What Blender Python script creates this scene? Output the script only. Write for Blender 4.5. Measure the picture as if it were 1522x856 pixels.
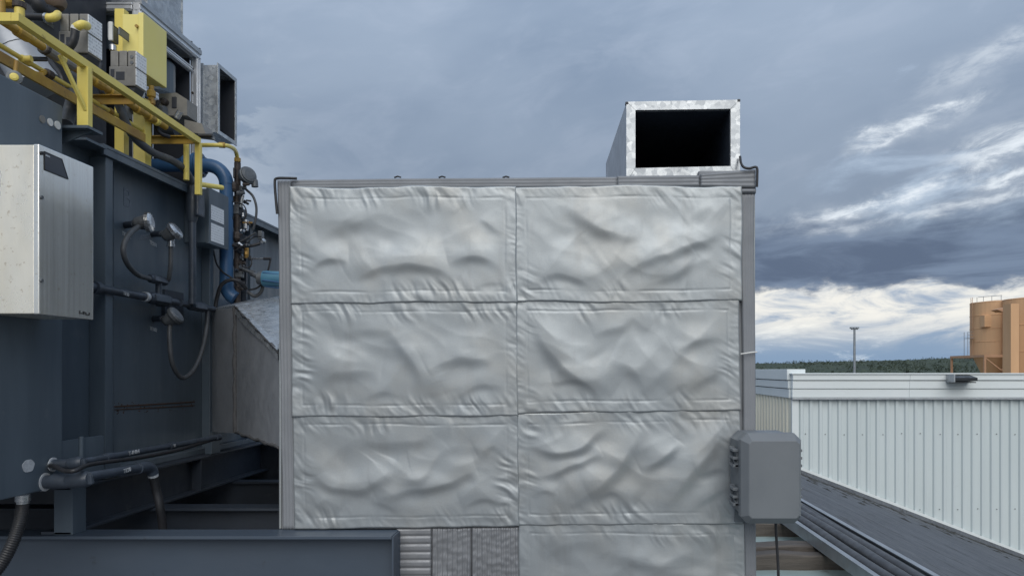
import bpy, bmesh, math, random
import numpy as np
from mathutils import Vector, Matrix
R = math.radians
random.seed(7)
rng = np.random.default_rng(11)
for o in list(bpy.data.objects):
    bpy.data.objects.remove(o)
scn = bpy.context.scene
col = scn.collection

# ------------------------------------------------------------------ camera
E = 1.15                      # eye above the roof deck
PX, PY, FL = 850.0, 550.0, 1100.0   # principal point and focal length of the 1522 px photograph
cd = bpy.data.cameras.new('camera')
cam = bpy.data.objects.new('camera', cd)
col.objects.link(cam)
cam.location = (0, 0, E)
cam.rotation_euler = (R(90), 0, 0)
cd.sensor_width = 36.0
cd.lens = 36.0 * FL / 1522.0
cd.shift_x = -(PX - 761.0) / 1522.0
cd.shift_y = (PY - 428.0) / 1522.0
cd.clip_start = 0.05
cd.clip_end = 6000
scn.camera = cam

# ------------------------------------------------------------------ sun, exposure
SUN_EL, SUN_AZ = 38.0, 176.0      # azimuth clockwise from +Y: behind the camera
sd = bpy.data.lights.new('sun', 'SUN')
sd.energy = 1.5
sd.angle = R(58)
sd.color = (1.0, 0.95, 0.87)
sun = bpy.data.objects.new('sun', sd)
col.objects.link(sun)
dirv = Vector((math.sin(R(SUN_AZ)) * math.cos(R(SUN_EL)), math.cos(R(SUN_AZ)) * math.cos(R(SUN_EL)), math.sin(R(SUN_EL))))
sun.rotation_euler = dirv.to_track_quat('Z', 'Y').to_euler()
sun.location = dirv * 50
vs = scn.view_settings
vs.view_transform = 'Standard'
vs.look = 'None'
vs.exposure = 0.42
vs.gamma = 1.0
vs.use_curve_mapping = False

# ------------------------------------------------------------------ world: broken grey overcast over a physical sky
wd = bpy.data.worlds.new('World')
scn.world = wd
wd.use_nodes = True
nt = wd.node_tree
nt.nodes.clear()


class NG:
    def __init__(s, nt):
        s.nt = nt

    def n(s, t, **kw):
        nd = s.nt.nodes.new(t)
        for k, v in kw.items():
            setattr(nd, k, v)
        return nd

    def l(s, a, b):
        s.nt.links.new(a, b)

    def put(s, sock, v):
        if isinstance(v, bpy.types.NodeSocket):
            s.l(v, sock)
        else:
            sock.default_value = v

    def m(s, op, a, b=0.0, c=0.0, clamp=False):
        nd = s.n('ShaderNodeMath', operation=op)
        nd.use_clamp = clamp
        for i, v in enumerate((a, b, c)):
            s.put(nd.inputs[i], v)
        return nd.outputs[0]

    def ss(s, v, a, b, lo=0.0, hi=1.0):
        nd = s.n('ShaderNodeMapRange', interpolation_type='SMOOTHSTEP')
        s.put(nd.inputs[0], v)
        nd.inputs[1].default_value = a
        nd.inputs[2].default_value = b
        nd.inputs[3].default_value = lo
        nd.inputs[4].default_value = hi
        return nd.outputs[0]

    def xyz(s, x, y, z):
        nd = s.n('ShaderNodeCombineXYZ')
        for i, v in enumerate((x, y, z)):
            s.put(nd.inputs[i], v)
        return nd.outputs[0]

    def noise(s, vec, scale, detail=4, rough=0.55, dist=0.0, out=0):
        nd = s.n('ShaderNodeTexNoise')
        s.l(vec, nd.inputs['Vector'])
        nd.inputs['Scale'].default_value = scale
        nd.inputs['Detail'].default_value = detail
        nd.inputs['Roughness'].default_value = rough
        nd.inputs['Distortion'].default_value = dist
        return nd.outputs[out]

    def mix(s, f, a, b, bt='MIX'):
        nd = s.n('ShaderNodeMix', data_type='RGBA', blend_type=bt)
        s.put(nd.inputs[0], f)
        for i, v in ((6, a), (7, b)):
            if not isinstance(v, bpy.types.NodeSocket):
                v = (v[0], v[1], v[2], 1)
            s.put(nd.inputs[i], v)
        return nd.outputs[2]


g = NG(nt)
tc = g.n('ShaderNodeTexCoord').outputs['Generated']
sp = g.n('ShaderNodeSeparateXYZ')
g.l(tc, sp.inputs[0])
sx, sy, sz = sp.outputs
hl = g.m('SQRT', g.m('ADD', g.m('MULTIPLY', sx, sx), g.m('MULTIPLY', sy, sy)))
saz = g.m('DIVIDE', sx, g.m('MAXIMUM', hl, 0.001))          # +1 towards +X, 0 straight ahead
tel = g.m('DIVIDE', sz, g.m('MAXIMUM', hl, 0.001))          # tangent of the elevation
skyt = g.n('ShaderNodeTexSky', sky_type='NISHITA')
skyt.sun_disc = False
skyt.sun_elevation = R(SUN_EL)
skyt.sun_rotation = R(SUN_AZ)
skyt.air_density = 1.0
# broad grey sheet
v1 = g.xyz(g.m('MULTIPLY', saz, 1.5), sy, g.m('MULTIPLY', g.m('SUBTRACT', tel, g.m('MULTIPLY', saz, 0.25)), 3.2))
nA = g.noise(v1, 1.25, 5, 0.5, 0.3)
nB = g.noise(v1, 5.0, 6, 0.6, 0.4)
sheet = g.mix(g.ss(nA, 0.32, 0.68), (0.156, 0.206, 0.286), (0.216, 0.270, 0.352))
ovc = g.m('DIVIDE', g.m('ADD', 1.0, g.m('MULTIPLY', g.m('MAXIMUM', sz, 0.0), 2.0)), 1.5)
sheet = g.mix(g.m('MULTIPLY', g.ss(nB, 0.45, 0.75), 0.35), sheet, (0.285, 0.335, 0.42))
shs = g.n('ShaderNodeVectorMath', operation='SCALE')
g.l(sheet, shs.inputs[0])
g.l(ovc, shs.inputs[3])
sheet = shs.outputs[0]
# diagonal bright wisps on the thinner side of the sheet
tw = g.m('SUBTRACT', tel, g.m('MULTIPLY', saz, 0.16))
vw = g.xyz(g.m('ADD', g.m('MULTIPLY', saz, 5.5), 3.7), g.m('MULTIPLY', sy, 0.6), g.m('MULTIPLY', tw, 19.0))
nW = g.noise(vw, 0.80, 9, 0.62, 0.5)
wm = g.m('MULTIPLY', g.ss(saz, 0.22, 0.52), g.m('MULTIPLY', g.ss(tel, 0.13, 0.23), g.ss(tel, 0.62, 0.33)))
wf = g.m('MULTIPLY', g.ss(nW, 0.54, 0.74), wm)
wh = g.m('MULTIPLY', g.ss(nW, 0.66, 0.84), wm)
blue = g.n('ShaderNodeVectorMath', operation='SCALE')
g.l(skyt.outputs[0], blue.inputs[0])
blue.inputs[3].default_value = 0.1
c1 = g.mix(g.m('MULTIPLY', wf, 0.55), sheet, blue.outputs[0])
c1 = g.mix(wf, c1, (0.39, 0.46, 0.55))
c1 = g.mix(wh, c1, (0.60, 0.65, 0.70))
nwp = g.noise(g.xyz(g.m('MULTIPLY', saz, 9.0), sy, g.m('MULTIPLY', tel, 14.0)), 1.6, 8, 0.62, 0.3)
telw = g.m('ADD', tel, g.m('MULTIPLY', g.m('SUBTRACT', nwp, 0.5), 0.060))
nbr = g.noise(g.xyz(g.m('MULTIPLY', saz, 14.0), sy, g.m('MULTIPLY', tw, 34.0)), 1.0, 8, 0.68, 0.4)


def streak(s0, t0, a, b, wdt, lo, hi, lo2, hi2, gain):
    ds = g.m('SUBTRACT', saz, s0)
    ctr = g.m('ADD', t0, g.m('MULTIPLY', ds, g.m('ADD', a, g.m('MULTIPLY', ds, b))))
    dd_ = g.m('DIVIDE', g.m('SUBTRACT', telw, ctr), wdt)
    f = g.m('DIVIDE', 1.0, g.m('ADD', 1.0, g.m('POWER', g.m('MULTIPLY', dd_, dd_), 1.5)))
    f = g.m('MULTIPLY', f, g.m('MULTIPLY', g.ss(saz, lo, hi), g.ss(saz, hi2, lo2)))
    return g.m('MULTIPLY', g.m('MULTIPLY', f, g.ss(nbr, 0.34, 0.60, 0.10, 1.0)), gain)


for st in ((0.353, 0.284, 0.285, 0.0, 0.0065, 0.335, 0.375, 0.46, 0.52, 1.0), (0.319, 0.196, 0.12, 1.1, 0.0065, 0.24, 0.33, 0.50, 0.62, 1.0), (0.48, 0.262, 0.22, 0.3, 0.012, 0.43, 0.49, 0.62, 0.80, 0.9),
           (0.49, 0.226, 0.15, 0.4, 0.007, 0.45, 0.50, 0.62, 0.80, 1.0), (0.30, 0.172, 0.10, 0.3, 0.007, 0.25, 0.33, 0.48, 0.60, 0.75), (0.47, 0.36, 0.40, 0.0, 0.014, 0.38, 0.50, 0.62, 0.80, 0.5)):
    fk = streak(*st)
    c1 = g.mix(g.m('MULTIPLY', fk, 0.95, 0, True), c1, (0.62, 0.67, 0.72))
# bright gap low over the horizon with flat streaks
vs_ = g.xyz(g.m('MULTIPLY', saz, 8.0), sy, g.m('MULTIPLY', tel, 30.0))
nS = g.noise(vs_, 1.0, 9, 0.64, 0.6)
low = g.mix(g.ss(nS, 0.46, 0.68), (0.68, 0.67, 0.63), (0.27, 0.335, 0.43))
low = g.mix(g.ss(nS, 0.36, 0.46), (0.74, 0.72, 0.66), low)
low = g.mix(g.ss(tel, 0.075, 0.015), low, g.mix(g.ss(nS, 0.35, 0.5), (0.46, 0.53, 0.60), (0.185, 0.265, 0.38)))
nE = g.noise(g.xyz(g.m('MULTIPLY', saz, 9.0), sy, g.m('MULTIPLY', tel, 20.0)), 1.0, 7, 0.6, 0.4)
edge = g.m('ADD', tel, g.m('MULTIPLY', g.m('SUBTRACT', nE, 0.5), 0.10))
c2 = g.mix(g.ss(edge, 0.118, 0.100), c1, low)
# the dark bank above that gap
bank = g.m('MULTIPLY', g.ss(edge, 0.098, 0.116), g.ss(edge, 0.205, 0.165))
bank = g.m('MULTIPLY', bank, g.ss(saz, -0.1, 0.2))
nK = g.noise(g.xyz(g.m('MULTIPLY', saz, 6.0), sy, g.m('MULTIPLY', tel, 30.0)), 1.1, 7, 0.6, 0.5)
bcol = g.mix(g.ss(nK, 0.36, 0.66), (0.082, 0.112, 0.172), (0.150, 0.198, 0.280))
c2 = g.mix(g.m('MULTIPLY', bank, 0.93), c2, bcol)
# paler heaped cloud low on the other side
heap = g.m('MULTIPLY', g.ss(saz, -0.30, -0.42), g.ss(g.m('ADD', tel, g.m('MULTIPLY', g.m('SUBTRACT', nE, 0.5), 0.55)), 0.32, 0.26))
c2 = g.mix(g.m('MULTIPLY', heap, g.ss(nE, 0.2, 0.7, 0.35, 0.8)), c2, (0.325, 0.38, 0.455))
up = g.n('ShaderNodeVectorMath', operation='SCALE')
g.l(c2, up.inputs[0])
up.inputs[3].default_value = 10.0
bg = g.n('ShaderNodeBackground')
bg.inputs[1].default_value = 0.1
g.l(up.outputs[0], bg.inputs[0])
wo = g.n('ShaderNodeOutputWorld')
g.l(bg.outputs[0], wo.inputs[0])


# ------------------------------------------------------------------ materials
def mat(name, c, rough=0.5, metal=0.0, c2=None, scale=6.0, amt=0.5, bump=0.0, bscale=None, rvar=0.12, stretch=(1, 1, 1), detail=5,
        spots=None, coat=0.0):
    m = bpy.data.materials.new(name)
    m.use_nodes = True
    t = m.node_tree
    b = t.nodes['Principled BSDF']
    q = NG(t)
    tcn = q.n('ShaderNodeTexCoord').outputs['Object']
    gp = q.n('ShaderNodeNewGeometry').outputs['Position']
    mp = q.n('ShaderNodeMapping')
    mp.inputs['Scale'].default_value = stretch
    q.l(gp, mp.inputs[0])
    nz = q.noise(mp.outputs[0], scale, detail, 0.6)
    if c2 is None:
        c2 = tuple(x * 0.72 for x in c)
    colr = q.mix(q.ss(nz, 0.5 - 0.28, 0.5 + 0.28, 0, amt * 2 if amt < .5 else 1.0), c, c2)
    if spots:
        sc, th, cc, a = spots
        ns = q.noise(gp, sc, 6, 0.65)
        colr = q.mix(q.m('MULTIPLY', q.ss(ns, th, th + 0.09), a), colr, cc)
    q.l(colr, b.inputs['Base Color'])
    b.inputs['Metallic'].default_value = metal
    nr = q.noise(mp.outputs[0], scale * 2.3, 4, 0.6)
    q.l(q.ss(nr, 0.25, 0.75, max(rough - rvar, 0.03), min(rough + rvar, 1)), b.inputs['Roughness'])
    if coat:
        b.inputs['Coat Weight'].default_value = coat
    if bump:
        bn = q.n('ShaderNodeBump')
        bn.inputs['Strength'].default_value = bump
        bn.inputs['Distance'].default_value = 0.01
        q.l(q.noise(mp.outputs[0], bscale or scale * 8, 5, 0.6), bn.inputs['Height'])
        q.l(bn.outputs[0], b.inputs['Normal'])
    return m


M = {}
M['steel'] = mat('slate_painted_steel', (0.100, 0.130, 0.160), 0.42, 0.0, (0.070, 0.094, 0.119), 3.4, 0.8, 0.06, 30, stretch=(1.4, 1.4, 0.22), detail=8,
                 spots=(7.0, 0.60, (0.125, 0.145, 0.165), 0.35))
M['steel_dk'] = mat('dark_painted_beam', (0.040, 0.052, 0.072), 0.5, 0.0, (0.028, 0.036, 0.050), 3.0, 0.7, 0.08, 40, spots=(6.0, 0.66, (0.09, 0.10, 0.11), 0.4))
M['beam'] = mat('blue_grey_beam_paint', (0.074, 0.098, 0.132), 0.45, 0.0, (0.058, 0.077, 0.104), 2.0, 0.7, 0.05, 40, stretch=(0.4, 1, 1), spots=(11.0, 0.63, (0.045, 0.052, 0.06), 0.6))
M['conduit'] = mat('painted_conduit', (0.058, 0.074, 0.100), 0.4, 0.0, (0.035, 0.045, 0.06), 12, 0.7, spots=(40, 0.66, (0.25, 0.27, 0.3), 0.35))
M['black'] = mat('black_rubber', (0.014, 0.015, 0.017), 0.5, 0, (0.03, 0.03, 0.034), 20, 0.6)
M['hose'] = mat('grey_liquidtight', (0.085, 0.090, 0.098), 0.5, 0, (0.05, 0.055, 0.06), 14, 0.6)
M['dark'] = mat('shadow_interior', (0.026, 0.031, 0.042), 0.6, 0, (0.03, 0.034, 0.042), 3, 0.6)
M['yellow'] = mat('yellow_gas_paint', (0.80, 0.66, 0.16), 0.42, 0, (0.72, 0.57, 0.13), 5, 0.8, 0.05, 60, spots=(14, 0.61, (0.24, 0.14, 0.04), 0.6))
M['yellow_box'] = mat('yellow_box_paint', (0.84, 0.73, 0.24), 0.45, 0, (0.80, 0.69, 0.22), 3, 0.6, 0.03, 80, spots=(22, 0.74, (0.3, 0.2, 0.05), 0.4))
M['yellow_old'] = mat('rusty_yellow_pipe', (0.46, 0.30, 0.035), 0.5, 0, (0.30, 0.17, 0.04), 9, 0.9, 0.08, 60, spots=(24, 0.60, (0.11, 0.055, 0.025), 0.7))
M['blue'] = mat('blue_pipe_paint', (0.050, 0.135, 0.275), 0.4, 0, (0.035, 0.095, 0.20), 4, 0.7, 0.03, 50)
M['blue2'] = mat('light_blue_paint', (0.085, 0.25, 0.36), 0.4, 0, (0.06, 0.17, 0.26), 6, 0.7)
M['cast'] = mat('grey_cast_metal', (0.16, 0.17, 0.18), 0.5, 0.35, (0.09, 0.10, 0.11), 18, 0.8, 0.15, 90)
M['rusty'] = mat('rusty_fittings', (0.075, 0.058, 0.05), 0.6, 0.2, (0.03, 0.028, 0.03), 26, 0.9, 0.2, 120)
M['chrome'] = mat('plated_fitting', (0.62, 0.63, 0.64), 0.25, 0.9, (0.4, 0.41, 0.42), 30, 0.7)
M['brass'] = mat('brass_fitting', (0.55, 0.33, 0.10), 0.35, 0.8, (0.3, 0.18, 0.06), 30, 0.7)
M['valve'] = mat('beige_grey_casting', (0.245, 0.235, 0.215), 0.55, 0.1, (0.17, 0.165, 0.155), 12, 0.8, 0.08, 100, spots=(30, 0.66, (0.08, 0.075, 0.07), 0.5))
M['white'] = mat('white_plastic', (0.72, 0.72, 0.70), 0.45, 0, (0.6, 0.6, 0.58), 12, 0.6)
M['brown'] = mat('brown_paper_wrap', (0.16, 0.115, 0.08), 0.7, 0, (0.12, 0.085, 0.06), 12, 0.6)
M['alu'] = mat('aluminium_profile', (0.70, 0.72, 0.75), 0.35, 0.6, (0.60, 0.62, 0.65), 6, 0.6, stretch=(1, 1, 0.3))
M['trim'] = mat('quilted_tape', (0.245, 0.257, 0.276), 0.62, 0.12, (0.21, 0.222, 0.24), 5, 0.7, 0.05, 120)
M['quilt'] = mat('quilted_blanket', (0.27, 0.278, 0.292), 0.5, 0.35, (0.23, 0.237, 0.25), 8, 0.7, 0.10, 140)
M['jb'] = mat('grey_polycarbonate', (0.165, 0.180, 0.194), 0.48, 0, (0.140, 0.154, 0.168), 4, 0.7, 0.02, 60, spots=(26, 0.70, (0.28, 0.3, 0.31), 0.25))
M['timber'] = mat('weathered_timber', (0.145, 0.125, 0.108), 0.8, 0, (0.075, 0.066, 0.060), 5, 0.9, 0.4, 18, stretch=(0.6, 8, 8), detail=8)
M['mint'] = mat('mint_metal_roof', (0.42, 0.52, 0.50), 0.5, 0.1, (0.33, 0.42, 0.41), 3, 0.8, spots=(7, 0.60, (0.14, 0.15, 0.14), 0.6))
M['galv_tray'] = mat('weathered_galvanised', (0.44, 0.465, 0.49), 0.42, 0.6, (0.33, 0.35, 0.37), 7, 0.8, spots=(20, 0.66, (0.13, 0.13, 0.13), 0.5))
M['cable'] = mat('dark_grey_cable', (0.085, 0.088, 0.096), 0.5, 0, (0.055, 0.058, 0.064), 7, 0.6)
M['clad'] = mat('pale_wall_cladding', (0.60, 0.665, 0.675), 0.42, 0, (0.55, 0.615, 0.625), 0.8, 0.7, stretch=(1, 1, 0.3), spots=(1.6, 0.66, (0.47, 0.51, 0.51), 0.35))
M['clad2'] = mat('cream_wall_cladding', (0.80, 0.77, 0.64), 0.45, 0, (0.74, 0.71, 0.59), 1.0, 0.7, stretch=(1, 1, 0.3))
M['coping'] = mat('pale_coping', (0.74, 0.785, 0.79), 0.4, 0, (0.68, 0.73, 0.735), 0.7, 0.7, spots=(2.0, 0.68, (0.5, 0.53, 0.52), 0.3))
M['lampbox'] = mat('dark_lamp_housing', (0.03, 0.035, 0.04), 0.4, 0.3)
M['silo'] = mat('orange_silo_paint', (0.72, 0.435, 0.240), 0.6, 0, (0.62, 0.37, 0.20), 0.35, 0.7, stretch=(1, 1, 0.25), spots=(0.9, 0.66, (0.30, 0.13, 0.05), 0.4))
M['silo_steel'] = mat('peach_silo_steel', (0.56, 0.33, 0.20), 0.6, 0, (0.48, 0.28, 0.17), 0.6, 0.7)
M['pole'] = mat('grey_mast', (0.30, 0.33, 0.36), 0.5, 0.3)
M['tape'] = mat('sealant_strip', (0.060, 0.062, 0.066), 0.7, 0, (0.10, 0.10, 0.105), 14, 0.8, 0.2, 60)
M['ink'] = mat('black_ink', (0.02, 0.02, 0.022), 0.6)
M['chalk'] = mat('chalk_mark', (0.20, 0.225, 0.26), 0.9, 0, (0.10, 0.12, 0.15), 60, 0.9)
M['tag'] = mat('white_marker_print', (0.55, 0.58, 0.60), 0.8, 0, (0.36, 0.38, 0.41), 80, 0.8)
M['screw'] = mat('screw_head', (0.22, 0.24, 0.25), 0.5, 0.4)
M['glass'] = mat('dark_display', (0.02, 0.024, 0.035), 0.12, 0, (0.028, 0.033, 0.048), 6, 0.6, rvar=0.03)
M['grn'] = mat('ground_soil_grass', (0.075, 0.09, 0.05), 0.9, 0, (0.12, 0.11, 0.08), 0.02, 0.8)
M['leaf'] = mat('forest_foliage', (0.028, 0.043, 0.031), 0.9, 0, (0.055, 0.074, 0.046), 0.03, 0.9)
M['bark'] = mat('bark', (0.06, 0.05, 0.04), 0.9)


def galv(name, bright=1.0, rough=0.32):
    m = bpy.data.materials.new(name)
    m.use_nodes = True
    t = m.node_tree
    b = t.nodes['Principled BSDF']
    q = NG(t)
    gp = q.n('ShaderNodeNewGeometry').outputs['Position']
    vo = q.n('ShaderNodeTexVoronoi')
    vo.inputs['Scale'].default_value = 42
    q.l(gp, vo.inputs['Vector'])
    sepn = q.n('ShaderNodeSeparateColor')
    q.l(vo.outputs['Color'], sepn.inputs[0])
    n1 = q.noise(gp, 5, 6, 0.65)
    k = bright
    c = q.mix(q.ss(sepn.outputs[0], 0, 1), (0.56 * k, 0.60 * k, 0.64 * k), (0.74 * k, 0.78 * k, 0.81 * k))
    c = q.mix(q.ss(n1, 0.50, 0.70), c, (0.46 * k, 0.49 * k, 0.52 * k))
    n2 = q.noise(gp, 30, 6, 0.7)
    c = q.mix(q.ss(n2, 0.63, 0.70, 0, 0.75), c, (0.16, 0.17, 0.18))
    q.l(c, b.inputs['Base Color'])
    b.inputs['Metallic'].default_value = 0.55
    q.l(q.ss(sepn.outputs[1], 0, 1, rough - 0.08, rough + 0.14), b.inputs['Roughness'])
    bn = q.n('ShaderNodeBump')
    bn.inputs['Strength'].default_value = 0.25
    bn.inputs['Distance'].default_value = 0.01
    q.l(q.noise(gp, 9, 4, 0.5), bn.inputs['Height'])
    q.l(bn.outputs[0], b.inputs['Normal'])
    return m


M['galv'] = galv('galvanised_sheet', 0.66)
M['galv_dull'] = mat('dull_sheet_metal', (0.40, 0.42, 0.45), 0.48, 0.35, (0.32, 0.34, 0.37), 5, 0.7, 0.10, 20, spots=(30, 0.64, (0.17, 0.175, 0.18), 0.5))


def brushed():
    m = bpy.data.materials.new('brushed_stainless')
    m.use_nodes = True
    t = m.node_tree
    b = t.nodes['Principled BSDF']
    q = NG(t)
    gp = q.n('ShaderNodeNewGeometry').outputs['Position']
    mp = q.n('ShaderNodeMapping')
    mp.inputs['Scale'].default_value = (60, 60, 0.8)
    q.l(gp, mp.inputs[0])
    n1 = q.noise(mp.outputs[0], 1.0, 6, 0.7)
    n2 = q.noise(gp, 55, 4, 0.6)
    n3 = q.noise(gp, 3.5, 4, 0.6)
    c = q.mix(q.ss(n1, 0.3, 0.7), (0.74, 0.73, 0.69), (0.88, 0.87, 0.83))
    c = q.mix(q.ss(n2, 0.62, 0.72, 0, 0.5), c, (0.45, 0.36, 0.24))
    c = q.mix(q.ss(n3, 0.45, 0.7, 0, 0.35), c, (0.62, 0.56, 0.43))
    q.l(c, b.inputs['Base Color'])
    b.inputs['Metallic'].default_value = 0.78
    q.l(q.ss(n1, 0.2, 0.8, 0.18, 0.27), b.inputs['Roughness'])
    return m


M['stainless'] = brushed()
M['mill'] = mat('mill_finish_steel', (0.88, 0.84, 0.74), 0.32, 0.5, (0.74, 0.69, 0.57), 5, 0.9, 0.05, 60, stretch=(1, 1, 0.35), detail=8, spots=(48, 0.60, (0.44, 0.36, 0.26), 0.55))


def fabric():
    m = bpy.data.materials.new('silver_coated_cloth')
    m.use_nodes = True
    t = m.node_tree
    b = t.nodes['Principled BSDF']
    q = NG(t)
    gp = q.n('ShaderNodeNewGeometry').outputs['Position']
    n1 = q.noise(gp, 2.6, 5, 0.6, 0.4)
    n2 = q.noise(gp, 150, 2, 0.5)
    n3 = q.noise(gp, 11, 6, 0.7, 0.6)
    c = q.mix(q.ss(n1, 0.4, 0.72), (0.372, 0.402, 0.418), (0.390, 0.400, 0.392))
    c = q.mix(q.ss(n2, 0.35, 0.65, 0, 0.14), c, (0.29, 0.305, 0.32))
    c = q.mix(q.ss(n3, 0.60, 0.78, 0, 0.22), c, (0.31, 0.305, 0.295))
    mpv = q.n('ShaderNodeMapping')
    mpv.inputs['Scale'].default_value = (9, 9, 0.9)
    q.l(gp, mpv.inputs[0])
    n5 = q.noise(mpv.outputs[0], 1.0, 6, 0.65)
    c = q.mix(q.ss(n5, 0.56, 0.72, 0, 0.22), c, (0.27, 0.27, 0.265))
    q.l(c, b.inputs['Base Color'])
    b.inputs['Metallic'].default_value = 0.52
    q.l(q.ss(n3, 0.3, 0.7, 0.39, 0.49), b.inputs['Roughness'])
    bn = q.n('ShaderNodeBump')
    bn.inputs['Strength'].default_value = 0.05
    bn.inputs['Distance'].default_value = 0.004
    q.l(n2, bn.inputs['Height'])
    q.l(bn.outputs[0], b.inputs['Normal'])
    return m


M['fabric'] = fabric()


def membrane():
    m = bpy.data.materials.new('dark_roof_membrane')
    m.use_nodes = True
    t = m.node_tree
    b = t.nodes['Principled BSDF']
    q = NG(t)
    gp = q.n('ShaderNodeNewGeometry').outputs['Position']
    mp = q.n('ShaderNodeMapping')
    mp.inputs['Scale'].default_value = (2.2, 0.32, 2.2)
    q.l(gp, mp.inputs[0])
    n1 = q.noise(mp.outputs[0], 1.3, 7, 0.65, 0.4)
    mp2 = q.n('ShaderNodeMapping')
    mp2.inputs['Scale'].default_value = (1, 0.16, 1)
    q.l(gp, mp2.inputs[0])
    n2 = q.noise(mp2.outputs[0], 38, 5, 0.7)
    n3 = q.noise(mp.outputs[0], 3.5, 8, 0.72, 0.8)
    c = q.mix(q.ss(n1, 0.3, 0.7), (0.100, 0.110, 0.124), (0.066, 0.073, 0.084))
    c = q.mix(q.ss(n2, 0.42, 0.7, 0, 0.5), c, (0.17, 0.18, 0.19))
    c = q.mix(q.ss(n3, 0.55, 0.63, 0, 0.75), c, (0.030, 0.031, 0.030))
    n4 = q.noise(mp2.outputs[0], 9, 8, 0.75, 0.5)
    c = q.mix(q.ss(n4, 0.56, 0.66, 0, 0.5), c, (0.16, 0.17, 0.175))
    q.l(c, b.inputs['Base Color'])
    b.inputs['Roughness'].default_value = 0.85
    bn = q.n('ShaderNodeBump')
    bn.inputs['Strength'].default_value = 0.5
    bn.inputs['Distance'].default_value = 0.012
    q.l(n2, bn.inputs['Height'])
    q.l(bn.outputs[0], b.inputs['Normal'])
    return m


M['membrane'] = membrane()


def printed(name, base):
    """white plate with illegible fine print in rows"""
    m = bpy.data.materials.new(name)
    m.use_nodes = True
    t = m.node_tree
    b = t.nodes['Principled BSDF']
    q = NG(t)
    gp = q.n('ShaderNodeNewGeometry').outputs['Position']
    s = q.n('ShaderNodeSeparateXYZ')
    q.l(gp, s.inputs[0])
    row = q.m('FRACT', q.m('MULTIPLY', s.outputs[2], 62.0))
    on = q.ss(q.m('ABSOLUTE', q.m('SUBTRACT', row, 0.5)), 0.30, 0.22)
    nz = q.noise(q.xyz(q.m('MULTIPLY', s.outputs[0], 190.0), q.m('MULTIPLY', s.outputs[1], 190.0), q.m('FLOOR', q.m('MULTIPLY', s.outputs[2], 62.0))), 1.0, 2, 0.5)
    f = q.m('MULTIPLY', on, q.ss(nz, 0.46, 0.58))
    q.l(q.mix(q.m('MULTIPLY', f, 0.5), base, (0.12, 0.13, 0.15)), b.inputs['Base Color'])
    b.inputs['Roughness'].default_value = 0.4
    return m


M['plate'] = printed('printed_label', (0.78, 0.80, 0.82))


# ------------------------------------------------------------------ geometry helpers
def F(px, py, Y):
    return Vector(((px - PX) / FL * Y, Y, E + (PY - py) / FL * Y))


def W(px, py, X):
    Y = FL * X / (px - PX)
    return Vector((X, Y, E + (PY - py) / FL * Y))


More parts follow.
